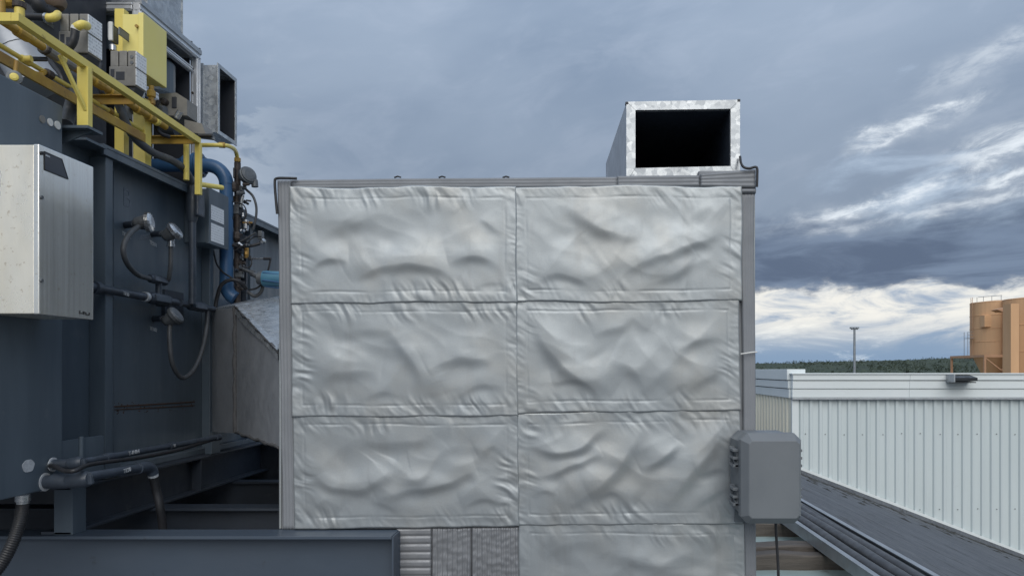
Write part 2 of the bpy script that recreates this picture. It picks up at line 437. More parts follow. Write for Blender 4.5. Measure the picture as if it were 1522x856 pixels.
class B:
    def __init__(s):
        s.bm = bmesh.new()

    def box(s, a, b, bev=0.0):
        lo = [min(a[i], b[i]) for i in range(3)]
        hi = [max(a[i], b[i]) for i in range(3)]
        vs = [s.bm.verts.new((x, y, z)) for z in (lo[2], hi[2]) for y in (lo[1], hi[1]) for x in (lo[0], hi[0])]
        fs = [s.bm.faces.new([vs[i] for i in q]) for q in ((0, 2, 3, 1), (4, 5, 7, 6), (0, 1, 5, 4), (2, 6, 7, 3), (0, 4, 6, 2), (1, 3, 7, 5))]
        if bev:
            es = list({e for f in fs for e in f.edges})
            bmesh.ops.bevel(s.bm, geom=es, offset=bev, segments=2, affect='EDGES', profile=0.6)
        return s

    def bar(s, p, q, w, h=None, bev=0.0, up=(0, 0, 1)):
        """rectangular bar from p to q"""
        h = h or w
        p, q = Vector(p), Vector(q)
        d = (q - p)
        L = d.length
        d.normalize()
        u = Vector(up)
        if abs(d.dot(u)) > 0.95:
            u = Vector((0, 1, 0))
        sdv = d.cross(u).normalized()
        u = sdv.cross(d).normalized()
        t = B().box((-w / 2, 0, -h / 2), (w / 2, L, h / 2), bev)
        mt = Matrix((sdv, d, u)).transposed().to_4x4()
        mt.translation = p
        t.bm.transform(mt)
        return s.join(t)

    def join(s, t):
        me = bpy.data.meshes.new('tmp')
        t.bm.to_mesh(me)
        t.bm.free()
        s.bm.from_mesh(me)
        bpy.data.meshes.remove(me)
        return s

    def prism(s, pts, ext):
        e = Vector(ext)
        a = [s.bm.verts.new(Vector(p)) for p in pts]
        b = [s.bm.verts.new(Vector(p) + e) for p in pts]
        n = len(pts)
        s.bm.faces.new(a)
        s.bm.faces.new(b[::-1])
        for i in range(n):
            j = (i + 1) % n
            s.bm.faces.new((a[j], a[i], b[i], b[j]))
        return s

    def loft(s, rings, cap=True, close=True):
        rs = [[s.bm.verts.new(Vector(p)) for p in r] for r in rings]
        n = len(rs[0])
        for a, b in zip(rs, rs[1:]):
            for i in range(n if close else n - 1):
                j = (i + 1) % n
                f = s.bm.faces.new((a[i], a[j], b[j], b[i]))
                f.smooth = s.sm if hasattr(s, 'sm') else False
        if cap:
            s.bm.faces.new([s.bm.verts.new(v.co) for v in rs[0][::-1]])
            s.bm.faces.new([s.bm.verts.new(v.co) for v in rs[-1]])
        return s

    def tube(s, pts, r, n=12, cap=True):
        """r: a radius or one per point"""
        pts = [Vector(p) for p in pts]
        rr = r if isinstance(r, (list, tuple)) else [r] * len(pts)
        t0 = (pts[1] - pts[0]).normalized()
        ref = Vector((0, 0, 1)) if abs(t0.z) < 0.9 else Vector((1, 0, 0))
        u = t0.cross(ref).normalized()
        rings = []
        for i, p in enumerate(pts):
            if i == 0:
                t = t0
            elif i == len(pts) - 1:
                t = (pts[i] - pts[i - 1])
            else:
                t = (pts[i + 1] - pts[i - 1])
            if t.length < 1e-7:
                t = t0
            t = t.normalized()
            u = (u - t * u.dot(t)).normalized()
            v = t.cross(u)
            rings.append([p + (u * math.cos(2 * math.pi * k / n) + v * math.sin(2 * math.pi * k / n)) * rr[i] for k in range(n)])
        s.sm = True
        s.loft(rings, cap)
        s.sm = False
        return s

    def cyl(s, p, q, r, n=16, r2=None):
        p, q = Vector(p), Vector(q)
        return s.tube([p, q], [r, r if r2 is None else r2], n)

    def lathe(s, p, d, prof, n=18):
        """prof: (distance along d, radius)"""
        p, d = Vector(p), Vector(d).normalized()
        ref = Vector((0, 0, 1)) if abs(d.z) < 0.9 else Vector((1, 0, 0))
        u = d.cross(ref).normalized()
        v = d.cross(u)
        rings = [[p + d * a + (u * math.cos(2 * math.pi * k / n) + v * math.sin(2 * math.pi * k / n)) * r for k in range(n)] for a, r in prof]
        s.loft(rings, True)
        return s

    def grid(s, P):
        """P: rows of points"""
        rs = [[s.bm.verts.new(p) for p in r] for r in P]
        for a, b in zip(rs, rs[1:]):
            for i in range(len(a) - 1):
                f = s.bm.faces.new((a[i], a[i + 1], b[i + 1], b[i]))
                f.smooth = True
        return s


def curve(pts, k=8):
    """Catmull-Rom through the points"""
    pts = [Vector(p) for p in pts]
    P = [pts[0] * 2 - pts[1]] + pts + [pts[-1] * 2 - pts[-2]]
    out = []
    for i in range(1, len(P) - 2):
        a, b, c, d = P[i - 1:i + 3]
        for j in range(k):
            t = j / k
            out.append(0.5 * ((2 * b) + (c - a) * t + (2 * a - 5 * b + 4 * c - d) * t * t + (3 * b - a - 3 * c + d) * t ** 3))
    out.append(pts[-1])
    return out


def wloc(o):
    v = Vector(o.location)
    while o.parent:
        o = o.parent
        v += Vector(o.location)
    return v


def build(name, b, m, parent=None, loc=None, smooth=None):
    bm = b.bm
    bmesh.ops.recalc_face_normals(bm, faces=bm.faces)
    if loc is None:
        loc = wloc(parent) if parent else Vector((0, 0, 0))
    loc = Vector(loc)
    bmesh.ops.translate(bm, verts=bm.verts, vec=-loc)
    me = bpy.data.meshes.new(name)
    bm.to_mesh(me)
    bm.free()
    me.materials.append(M[m] if isinstance(m, str) else m)
    if smooth is not None:
        me.polygons.foreach_set('use_smooth', [smooth] * len(me.polygons))
    o = bpy.data.objects.new(name, me)
    col.objects.link(o)
    if parent:
        o.parent = parent
        o.location = loc - wloc(parent)
    else:
        o.location = loc
    return o


def tag(o, label, cat, group=None, kind=None):
    if label:
        o['label'] = label
    if cat:
        o['category'] = cat
    if group:
        o['group'] = group
    if kind:
        o['kind'] = kind
    return o


def thing(name, label, cat, loc, group=None):
    o = bpy.data.objects.new(name, None)
    o.empty_display_size = 0.1
    col.objects.link(o)
    o.location = Vector(loc)
    return tag(o, label, cat, group)


def one(name, b, m, label, cat, group=None):
    """a thing that is one mesh, origin at the foot of its bounds"""
    co = [v.co for v in b.bm.verts]
    lo = [min(c[i] for c in co) for i in range(3)]
    hi = [max(c[i] for c in co) for i in range(3)]
    return tag(build(name, b, m, None, ((lo[0] + hi[0]) / 2, (lo[1] + hi[1]) / 2, lo[2])), label, cat, group)


def struct(name, b, m, label=None):
    o = build(name, b, m)
    o['kind'] = 'structure'
    if label:
        o['label'] = label
    return o


def piece(proto, loc, parent):
    c = proto.copy()
    col.objects.link(c)
    c.parent = parent
    c.location = Vector(loc)
    return c


def text_mesh(s, size, origin, xdir, updir):
    cu = bpy.data.curves.new('txt', 'FONT')
    cu.body = s
    cu.size = size
    cu.extrude = 0.0012
    ob = bpy.data.objects.new('txt', cu)
    col.objects.link(ob)
    dg = bpy.context.evaluated_depsgraph_get()
    me = bpy.data.meshes.new_from_object(ob.evaluated_get(dg))
    bpy.data.objects.remove(ob)
    x, u = Vector(xdir).normalized(), Vector(updir).normalized()
    mt = Matrix((x, u, x.cross(u))).transposed().to_4x4()
    mt.translation = Vector(origin)
    me.transform(mt)
    b = B()
    b.bm.from_mesh(me)
    bpy.data.meshes.remove(me)
    return b


# ================================================================== THE SETTING
# ground far below, deck of the metal roof, sloping membrane roof
struct('ground', B().box((-3000, -3000, -9.4), (3000, 5000, -9.0)), 'grn')
deck = struct('roof_deck', B().box((-14, -10, -0.25), (1.78, 24, -0.004)), 'membrane')
build('mint_sheet', B().box((0.90, 2.0, -0.0038), (1.775, 9.0, 0.0)), 'mint', deck)


def roofz(x):
    return E - 0.36 - 0.38 * x


WALLY = 16.0
slope = struct('sloped_roof', B().prism([(1.80, -4, roofz(1.80) - 0.03), (1.80, -4, roofz(1.80) - 0.8), (14.0, -4, roofz(14.0) - 0.8), (14.0, -4, roofz(14.0) - 0.03)], (0, 28, 0)), 'membrane')
y = -3.9
k = 0
while y < WALLY - 0.05:
    y2 = min(y + (17.2 if y < 0 else 4), WALLY - 0.02)
    # lapped sheets: the near edge of each lies on the one before
    n = 26
    P0, P1 = [], []
    rows = [[], [], [], []]
    for i in range(n + 1):
        x = 1.79 + (13.9 - 1.79) * i / n
        z = roofz(x)
        w = 0.012 * math.sin(i * 1.7 + k * 2.1) + 0.010 * math.sin(i * 0.61 + k)
        rows[0].append((x, y - 0.04 + w, z - 0.02))
        rows[1].append((x, y - 0.04 + w, z + 0.006))
        rows[2].append((x, y + 0.03 + w, z + 0.0055))
        rows[3].append((x, y2, z + 0.002))
    sh = build('membrane_sheet', B().grid(rows), 'membrane', slope, smooth=False)
    y = y2
    k += 1
    if y2 >= WALLY - 0.03:
        break
# cant strip and base flashing where the roof meets the pale wall
fl = B()
fl.prism([(1.85, WALLY - 0.16, roofz(1.85) + 0.008), (1.85, WALLY - 0.02, roofz(1.85) + 0.10), (1.85, WALLY - 0.02, roofz(1.85) + 0.0)], (12.0, 0, -0.38 * 12.0))
build('cant_strip', fl, 'membrane', slope)
ef = B()
ef.prism([(1.792, -4, roofz(1.79) + 0.03), (1.792, 24, roofz(1.79) + 0.03), (1.792, 24, -0.02), (1.792, -4, -0.02)], (0.012, 0, 0))
build('edge_fascia', ef, 'galv_tray', slope)

db = B()
rd = random.Random(3)
for i in range(420):
    x = rd.uniform(2.0, 12.5)
    yy = WALLY - .45 - abs(rd.gauss(0, .55)) if rd.random() < .75 else WALLY - rd.uniform(1.5, 5)
    z = roofz(x) + .004
    n = rd.randint(5, 7)
    ra_, rb2 = rd.uniform(.02, .10), rd.uniform(.05, .28)
    ring = [(x + ra_ * math.cos(6.283 * q / n) * rd.uniform(.5, 1.2), yy + rb2 * math.sin(6.283 * q / n) * rd.uniform(.5, 1.2)) for q in range(n)]
    base = [db.bm.verts.new((p[0], p[1], roofz(p[0]) + .003)) for p in ring]
    top = db.bm.verts.new((x, yy, z + rd.uniform(.008, .03)))
    for q in range(n):
        db.bm.faces.new((base[q], base[(q + 1) % n], top))
M['debris'] = mat('roof_debris', (0.030, 0.030, 0.028), 0.95, 0, (0.055, 0.055, 0.052), 5, .8)
o = build('roof_debris', db, 'debris', slope)
o['kind'] = 'stuff'
# ------------------------------------------------------------------ pale clad building on the right
CX = (1178 - PX) / FL * WALLY
bw = thing('metal_clad_building', 'pale ribbed metal-clad building with banded parapet behind the sloping dark roof', 'building', (CX + 6, WALLY, -9.0))
TOPW = E + (PY - 592) / FL * WALLY
LOWW = roofz(14.5) - 0.3
XR = CX + 12.2
build('wall', B().box((CX + 0.02, WALLY + 0.04, -8.98), (XR, WALLY + 9, TOPW)), 'clad', bw)
RS = 14.2 / FL * WALLY
rib = B()
rib.prism([(-0.050, 0, 0), (-0.028, -0.040, 0), (0.028, -0.040, 0), (0.050, 0, 0)], (0, 0, TOPW - LOWW))
first = build('wall_rib', rib, 'clad', bw, loc=(0, 0, 0))
nrib = int((XR - CX) / RS)
for i in range(nrib):
    o = first if i == 0 else piece(first, (0, 0, 0), bw)
    o.location = Vector((CX + 0.20 + i * RS, WALLY + 0.04, LOWW)) - wloc(bw)
    if i % 4 == 3:
        # sheet lap beside every fourth rib
        lp = B().box((CX + 0.20 + i * RS + 0.054, WALLY + 0.037, LOWW), (CX + 0.20 + i * RS + 0.062, WALLY + 0.0415, TOPW - 0.01))
        build('sheet_lap', lp, 'clad', bw)
sc = B()
for zz in (E + (PY - 645) / FL * WALLY, E + (PY - 757) / FL * WALLY):
    for i in range(nrib - 1):
        if i % 2 == 0 and random.random() < .85:
            c = Vector((CX + 0.20 + (i + 0.5) * RS + random.uniform(-.02, .02), WALLY + 0.04, zz + random.uniform(-.015, .015)))
            sc.cyl(c, c + Vector((0, -0.014, 0)), 0.012, 6)
o = build('screws', sc, 'screw', bw)
o['kind'] = 'stuff'
# corner trim, drip line, parapet bands
build('corner_trim', B().box((CX - 0.015, WALLY - 0.012, LOWW), (CX + 0.13, WALLY + 0.05, TOPW + 0.01), 0.006), 'coping', bw)
dz = lambda py: E + (PY - py) / FL * WALLY
bands = ((555.5, 564.6, 0.10), (566.0, 577.2, 0.075), (578.4, 590.2, 0.055))
for a, b_, pr in bands:
    x = CX - 0.02
    for seg in range(3):
        x2 = CX + (2.5, 7.4, 12.3)[seg]
        build('parapet_band', B().box((x, WALLY - pr, dz(b_)), (x2 - 0.004, WALLY + 0.06, dz(a)), 0.006), 'coping', bw)
        x = x2
build('parapet_core', B().box((CX + 0.0, WALLY - 0.03, dz(592.5)), (XR, WALLY + 0.30, dz(556.5))), 'coping', bw)
build('coping_cap', B().box((CX - 0.05, WALLY - 0.13, dz(556)), (XR, WALLY + 0.34, dz(554.3)), 0.006), 'coping', bw)
build('drip_edge', B().box((CX - 0.03, WALLY - 0.09, dz(593.6)), (XR, WALLY + 0.05, dz(591.2)), 0.004), 'galv_tray', bw)
# return side, cream where it faces away
build('side_wall', B().box((CX - 0.005, WALLY + 0.06, -8.98), (CX + 0.03, WALLY + 9, TOPW)), 'clad2', bw)
srb = B().prism([(0, -0.05, 0), (-0.035, -0.026, 0), (-0.035, 0.026, 0), (0, 0.05, 0)], (0, 0, TOPW - LOWW))
sf = build('side_rib', srb, 'clad2', bw, loc=(0, 0, 0))
for i in range(26):
    o = sf if i == 0 else piece(sf, (0, 0, 0), bw)
    o.location = Vector((CX - 0.005, WALLY + 0.35 + i * 0.27, LOWW)) - wloc(bw)
for a, b_, pr in ((548.5, 564.6, 0.10), (566.0, 577.2, 0.08), (578.4, 591.5, 0.06)):
    build('side_parapet_band', B().box((CX - pr, WALLY + 0.07, dz(b_)), (CX + 0.3, WALLY + 9, dz(a)), 0.008), 'coping', bw)
# base flashing strip following the roof slope
bf = B().prism([(CX, WALLY - 0.035, roofz(CX) + 0.15), (XR, WALLY - 0.035, roofz(XR) + 0.15), (XR, WALLY - 0.035, roofz(XR) + 0.05), (CX, WALLY - 0.035, roofz(CX) + 0.05)], (0, 0.035, 0))
build('base_flashing', bf, 'coping', bw)

# flood lamp on the parapet
la = thing('wall_lamp', 'dark flat wall lamp hanging on the pale parapet below the orange silo', 'lamp', (CX + 3.5, WALLY - 0.1, dz(568)))
a_, b2 = F(1408, 557, WALLY - 0.1), F(1441, 567, WALLY - 0.1)
build('housing', B().prism([(a_.x, WALLY - 0.105, a_.z), (a_.x, WALLY - 0.42, a_.z - 0.06), (a_.x, WALLY - 0.42, b2.z + 0.02), (a_.x, WALLY - 0.105, b2.z)], (b2.x - a_.x, 0, 0)), 'lampbox', la)
build('end_plate', B().box((a_.x - 0.03, WALLY - 0.44, b2.z - 0.01), (a_.x - 0.002, WALLY - 0.102, a_.z + 0.01), 0.008), 'galv_tray', la)
build('lens', B().box((a_.x + 0.02, WALLY - 0.40, b2.z - 0.022), (b2.x - 0.02, WALLY - 0.14, b2.z - 0.002)), 'lampbox', la)

# ------------------------------------------------------------------ timber sleepers and cable tray
TXL, TXR = 1.44, 1.755


def timber(x0, x1, y0, y1, z0, z1, label):
    b = B()
    n = 14
    rings = []
    ph = random.random() * 9
    for i in range(n + 1):
        x = x0 + (x1 - x0) * i / n
        w = 0.006 * math.sin(i * 1.3 + ph)
        h = 0.005 * math.sin(i * 0.9 + ph * 2)
        rings.append([(x, y0 + w, z0), (x, y0 + w, z1 - 0.008 + h), (x, y0 + w + 0.008, z1 + h), (x, y1 + w - 0.008, z1 + h), (x, y1 + w, z1 - 0.008 + h), (x, y1 + w, z0)])
    b.loft(rings)
    return one('timber_sleeper', b, 'timber', label, 'timber', 'timber sleepers under the cable tray')


timber(0.86, 1.76, 4.26, 4.36, 0.0, 0.088, 'weathered timber sleeper under the tray, the front one of the pair')
timber(0.90, 1.77, 4.42, 4.56, 0.0, 0.100, 'darker weathered timber sleeper lying just behind the front one')
timber(0.90, 1.77, 5.12, 5.22, 0.0, 0.092, 'weathered timber sleeper below the grey junction box, farther along the tray')
timber(0.90, 1.77, 3.30, 3.42, 0.0, 0.090, 'weathered timber sleeper carrying the near end of the cable tray')
tr = thing('cable_tray', 'galvanised ladder tray carrying dark cables along the roof edge', 'cable tray', ((TXL + TXR) / 2, 5.0, 0.10))
Y0, Y1 = 1.4, 11.0
for xx, s_, nm in ((TXL, 1, 'rail'), (TXR, -1, 'rail')):
    b = B()
    b.box((xx, Y0, 0.105), (xx + 0.006 * s_, Y1, 0.165))
    b.box((xx - 0.001 * s_, Y0, 0.165), (xx + 0.030 * s_, Y1, 0.171))
    b.box((xx - 0.001 * s_, Y0, 0.100), (xx + 0.032 * s_, Y1, 0.106))
    build(nm, b, 'galv_tray', tr)
rg = B().box((TXL + 0.03, -0.018, 0.108), (TXR - 0.03, 0.018, 0.122), 0.003)
rg0 = build('rung', rg, 'galv_tray', tr, loc=(0, 0, 0))
for i in range(30):
    o = rg0 if i == 0 else piece(rg0, (0, 0, 0), tr)
    o.location = Vector((0, Y0 + 0.2 + i * 0.3, 0)) - wloc(tr)
for yy in (3.1, 5.6):
    for xx, s_ in ((TXL, -1), (TXR, -1)):
        b = B()
        for dy in (-0.05, 0.05):
            c = Vector((xx + (0.000 if s_ < 0 else 0), yy + dy, 0.138))
            b.cyl(c + Vector((-0.012, 0, 0)), c + Vector((0.018, 0, 0)), 0.010, 8)
        b.box((xx - 0.004, yy - 0.10, 0.112), (xx - 0.0005, yy + 0.10, 0.160))
        build('splice_plate', b, 'galv_tray', tr)
for i, (xo, r_) in enumerate(((0.075, 0.030), (0.150, 0.031), (0.222, 0.027), (0.268, 0.018))):
    pts = [Vector((TXL + xo + 0.006 * math.sin(j * 0.8 + i * 2), Y0 - 0.02 + j * 0.4, 0.124 + r_ + 0.002 * math.sin(j * 1.7 + i))) for j in range(25)]
    one('tray_cable', B().tube(curve(pts, 3), r_, 12), 'cable',
        ('thick dark cable beside the inner rail of the tray', 'thick dark cable along the middle of the tray', 'dark cable right of the middle of the tray', 'thin dark cable beside the outer rail of the tray')[i], 'cable', 'cables lying in the tray')
bc = [F(1153, 777, 3.40), F(1154, 800, 3.40), F(1156, 830, 3.40), F(1157, 856, 3.40), F(1158, 900, 3.44), F(1163, 900, 3.56)]
bc[-2].z = 0.06
bc[-1].z = 0.007
one('hanging_cable', B().tube(curve(bc), 0.0065, 8), 'black', 'thin black cable hanging down below the grey junction box', 'cable')

# ================================================================== SILVER INSULATED ENCLOSURE
YE = 3.5
enc = thing('insulated_enclosure', 'large box wrapped in silver padded insulation panels on the steel beams', 'enclosure', (-0.25, 4.2, 0.0))
FZ = E - 0.757                       # top of the steel beams
xl, xr = F(412, 0, YE).x, F(1123, 0, YE).x
zt = F(0, 270, YE).z
core = B()
core.box((xl + 0.01, YE + 0.035, FZ), (xr - 0.004, YE + 1.55, zt))
build('core_box', core, 'trim', enc)
build('plinth', B().box((F(590, 0, YE).x, YE + 0.04, 0.0), (xr - 0.006, YE + 1.5, FZ - 0.002)), 'quilt', enc)


def seg_dist(U, V, pl):
    """signed-ish distance to a polyline, and how far along (0..1)"""
    best = np.full(U.shape, 1e9)
    sgn = np.zeros(U.shape)
    par = np.zeros(U.shape)
    L = [math.dist(a, b) for a, b in zip(pl, pl[1:])]
    tot = sum(L)
    acc = 0
    for (a, b), l in zip(zip(pl, pl[1:]), L):
        dx, dy = (b[0] - a[0]) / l, (b[1] - a[1]) / l
        t = np.clip((U - a[0]) * dx + (V - a[1]) * dy, 0, l)
        ex, ey = U - a[0] - t * dx, V - a[1] - t * dy
        d = np.hypot(ex, ey)
        s = np.sign(dx * ey - dy * ex)
        w = d < best
        best = np.where(w, d, best)
        sgn = np.where(w, s, sgn)
        par = np.where(w, (acc + t) / tot, par)
        acc += l
    return best, sgn, par


def vnoise(U, V, sx, sy, seed):
    """gradient noise, about -0.5..0.5"""
    r = np.random.default_rng(seed)
    A = r.random((64, 64)) * 2 * np.pi
    x, y = U * sx + 100 + r.random() * 20, V * sy + 100 + r.random() * 20
    xi, yi = np.floor(x).astype(int), np.floor(y).astype(int)
    fx, fy = x - xi, y - yi
    wx, wy = fx * fx * fx * (fx * (fx * 6 - 15) + 10), fy * fy * fy * (fy * (fy * 6 - 15) + 10)

    def g_(i, j, dx, dy):
        a = A[i % 64, j % 64]
        return np.cos(a) * dx + np.sin(a) * dy
    return 0.85 * ((g_(xi, yi, fx, fy) * (1 - wx) + g_(xi + 1, yi, fx - 1, fy) * wx) * (1 - wy)
                   + (g_(xi, yi + 1, fx, fy - 1) * (1 - wx) + g_(xi + 1, yi + 1, fx - 1, fy - 1) * wx) * wy)


def bil(n):
    return np.sqrt(n * n + 0.0006)


def cloth_panel(name, quad, folds, seed, puff=0.001, hem=0.055, parent=enc, yo=0.0):
    """quad: px corners (l, t, r, b) plus small corner shifts; a padded cloth with hem, stitch line and folds; u right, v down, metres"""
    (x0, y0), (x1, y1), (x2, y2), (x3, y3) = quad       # TL, TR, BR, BL in photo px
    k = YE / FL
    wid, hei = (x1 - x0) * k, (y3 - y0) * k
    nx, ny = int(wid / 0.0048), int(hei / 0.0048)
    u, v = np.meshgrid(np.linspace(0, 1, nx + 1), np.linspace(0, 1, ny + 1))
    U, V = u * wid, v * hei
    de = np.minimum(np.minimum(U, wid - U), np.minimum(V, hei - V))
    h = np.zeros_like(U)
    din = np.clip(de - hem, 0, None)
    inner = 1 - np.exp(-(din / 0.095) ** 1.4)
    h += puff * inner
    # wandering soft undulation with warped coordinates
    wu = U + 0.05 * vnoise(U, V, 4, 4, seed + 1)
    wv = V + 0.05 * vnoise(U, V, 4, 4, seed + 2)
    h += inner * (0.011 * vnoise(wu, wv, 2.2, 3.0, seed + 3) + 0.007 * vnoise(wu * .82 + wv * .57, wv * .82 - wu * .57, 2.2, 6.5, seed + 4) - 0.010 * bil(vnoise(wu * .80 - wv * .60, wv * .80 + wu * .60, 2.0, 5.5, seed + 9)) - 0.006 * bil(vnoise(wu * .90 + wv * .43, wv * .90 - wu * .43, 3.0, 8.5, seed + 13)) + 0.0012 * vnoise(wu, wv, 14, 17, seed + 5))
    for pl, w, amp in folds:
        p = [(q.x, q.y) for q in curve([(a * wid, b * hei, 0) for a, b in pl], 7)]
        d, s, t = seg_dist(U + 0.022 * vnoise(U, V, 7, 7, seed + 6), V + 0.022 * vnoise(U, V, 7, 7, seed + 7), p)
        ww = np.where(s > 0, w * 0.62, w * 1.9)          # steep on the right-hand side of the stroke
        tap = np.sin(np.pi * np.clip(t, 0, 1)) ** 0.75
        h += np.minimum(inner + 0.12, 1) * amp * 0.52 * tap * np.exp(-(d / ww) ** 2)
    # puckers running in from the hem
    for (dd, along, off) in ((U, V, 0), (wid - U, V, 31), (V, U, 62), (hei - V, U, 93)):
        sk = along + (0.45 if off % 2 else -0.45) * dd + 0.05 * vnoise(U, V, 8, 8, seed + off)
        where = np.clip(2.2 * vnoise(along, along * 0 + off, 4.5, 1, seed + 60 + off) + 0.25, 0.04, 1)
        pk = vnoise(sk, dd, 24, 4.0, seed + 20 + off) + 0.4 * vnoise(sk, dd, 50, 9, seed + 40 + off)
        env = np.exp(-((dd - hem * 1.1) / 0.040) ** 2) * where
        h += 0.0100 * env * pk
        hemenv = np.exp(-(dd / (hem * 0.85)) ** 4)
        h += hemenv * (0.0090 * where * vnoise(sk, dd, 18, 9, seed + 80 + off) + 0.0016 * vnoise(sk, dd, 45, 22, seed + 90 + off) + 0.006 * vnoise(along, dd, 6, 6, seed + 95 + off))
    # stitch line and folded rim
    brk = np.clip(0.6 + 1.6 * vnoise(U, V, 9, 9, seed + 75), 0.1, 1)
    h -= 0.0019 * brk * np.exp(-((de - hem) / 0.0040) ** 2)
    h += 0.006 * np.clip(de / 0.005, 0, 1) ** 0.5 + yo
    ex = 0.009 * vnoise(U, V, 1.5, 4, seed + 70)
    ez = 0.014 * vnoise(U, V, 3.0, 1.5, seed + 71) + 0.004 * vnoise(U, V, 12, 3, seed + 72)
    px = (x0 * (1 - u) + x1 * u) * (1 - v) + (x3 * (1 - u) + x2 * u) * v
    py = (y0 * (1 - u) + y1 * u) * (1 - v) + (y3 * (1 - u) + y2 * u) * v
    X = (px - PX) * k + ex
    Z = E + (PY - py) * k + ez
    Yp = YE + 0.012 - h
    pts = np.stack([X, Yp, Z], -1)
    # turn the rim back so that the panel has an edge
    rim = []
    idx = lambda i, j: i * (nx + 1) + j
    verts = pts.reshape(-1, 3).tolist()
    i, j = np.meshgrid(np.arange(ny), np.arange(nx), indexing='ij')
    a = (i * (nx + 1) + j).ravel()
    faces = np.stack([a, a + nx + 1, a + nx + 2, a + 1], -1).tolist()
    loop = [idx(0, j) for j in range(nx + 1)] + [idx(i, nx) for i in range(1, ny + 1)] + [idx(ny, j) for j in range(nx - 1, -1, -1)] + [idx(i, 0) for i in range(ny - 1, 0, -1)]
    base = len(verts)
    for q in loop:
        p = verts[q]
        verts.append([p[0], YE + 0.036, p[2]])
    nl = len(loop)
    for q in range(nl):
        faces.append([loop[q], loop[(q + 1) % nl], base + (q + 1) % nl, base + q])
    wl = wloc(parent)
    verts = (np.array(verts) - np.array(wl)).tolist()
    me = bpy.data.meshes.new(name)
    me.from_pydata(verts, [], faces)
    me.materials.append(M['fabric'])
    me.polygons.foreach_set('use_smooth', [True] * len(me.polygons))
    me.update()
    o = bpy.data.objects.new(name, me)
    col.objects.link(o)
    o.parent = parent
    return o


# folds: strokes run so that the steep, shaded side lies below them (right-hand side of the stroke, v down)
L1 = [([(.26, .80), (.36, .70), (.50, .66), (.64, .70), (.74, .82)], .055, .030), ([(.70, .66), (.80, .60), (.90, .64), (.97, .74)], .045, .018),
      ([(.06, .72), (.15, .63), (.26, .62)], .04, .014), ([(.60, .22), (.67, .11), (.74, .24)], .04, .010), ([(.84, .28), (.90, .36), (.97, .40)], .03, .010),
      ([(.12, .40), (.30, .30), (.45, .18)], .06, .008), ([(.76, .90), (.86, .82), (.97, .80)], .03, .012)]
R1 = [([(.06, .86), (.14, .76), (.22, .74), (.30, .80), (.38, .92)], .05, .026), ([(.16, .22), (.21, .14), (.30, .26), (.42, .40), (.56, .42)], .05, .020),
      ([(.44, .78), (.56, .66), (.72, .52), (.95, .38)], .06, .024), ([(.30, .40), (.38, .60), (.46, .82)], .05, .010), ([(.56, .84), (.66, .78), (.80, .60)], .05, .018),
      ([(.74, .30), (.84, .16), (.92, .26)], .05, .014)]
L2 = [([(.10, .70), (.25, .60), (.40, .62)], .06, .016), ([(.42, .22), (.50, .40), (.58, .66), (.60, .84)], .06, .016), ([(.60, .60), (.74, .48), (.90, .52)], .055, .018),
      ([(.18, .30), (.34, .22), (.46, .26)], .05, .010), ([(.70, .86), (.82, .74), (.95, .72)], .04, .016), ([(.28, .86), (.40, .76), (.52, .84)], .04, .016)]
R2 = [([(.02, .16), (.10, .30), (.18, .50), (.27, .68), (.40, .90)], .060, .034), ([(.16, .72), (.24, .70), (.32, .76), (.38, .90)], .035, .016),
      ([(.34, .30), (.46, .24), (.53, .16), (.60, .26)], .045, .012), ([(.42, .52), (.52, .62), (.60, .80), (.64, .92)], .06, .020), ([(.72, .92), (.80, .74), (.92, .60)], .05, .016),
      ([(.70, .46), (.82, .36), (.96, .34)], .05, .012)]
L3 = [([(.05, .36), (.14, .58), (.28, .66), (.40, .54), (.44, .40)], .050, .026), ([(.36, .74), (.50, .66), (.64, .62), (.82, .50)], .050, .026),
      ([(.06, .56), (.10, .76), (.20, .88)], .04, .018), ([(.44, .52), (.54, .56), (.62, .40), (.68, .28)], .045, .012), ([(.30, .22), (.46, .26), (.62, .16)], .05, .014),
      ([(.34, .76), (.44, .82), (.52, .92)], .035, .016), ([(.74, .80), (.84, .74), (.95, .80)], .035, .018), ([(.82, .36), (.90, .28), (.97, .44)], .04, .014)]
R3 = [([(.04, .26), (.16, .34), (.30, .28), (.40, .12)], .045, .030), ([(.05, .56), (.16, .52), (.28, .44), (.38, .36)], .040, .018),
      ([(.10, .92), (.24, .80), (.38, .62), (.48, .40), (.56, .12)], .060, .030), ([(.54, .50), (.64, .42), (.72, .28)], .045, .022),
      ([(.60, .92), (.70, .72), (.80, .50), (.94, .14)], .065, .036), ([(.32, .76), (.42, .70), (.52, .84)], .04, .020), ([(.72, .92), (.84, .76), (.96, .66)], .03, .016),
      ([(.80, .58), (.88, .52), (.97, .54)], .03, .014), ([(.06, .74), (.12, .68), (.18, .70)], .025, .012)]
R4 = [([(.40, .34), (.60, .46), (.80, .26)], .06, .016), ([(.10, .40), (.20, .26), (.34, .22)], .05, .012), ([(.5, .8), (.7, .7), (.9, .8)], .06, .016)]
cloth_panel('insulation_panel', ((430, 279), (768, 278), (769, 450), (432, 452)), L1, 100, yo=.017)
cloth_panel('insulation_panel', ((432, 447), (769, 446), (770, 618.5), (434, 620)), L2, 200, yo=.010)
cloth_panel('insulation_panel', ((434, 614), (770, 614), (772, 783), (436, 787)), L3, 300, yo=.003)
cloth_panel('insulation_panel', ((765, 278), (1103, 276), (1103, 448), (766, 449.5)), R1, 400, yo=.013)
cloth_panel('insulation_panel', ((766, 445), (1099, 444), (1102, 609.5), (767, 616)), R2, 500, yo=.006)
cloth_panel('insulation_panel', ((767, 613), (1101, 606), (1106, 780), (769, 782)), R3, 600, yo=-.001)
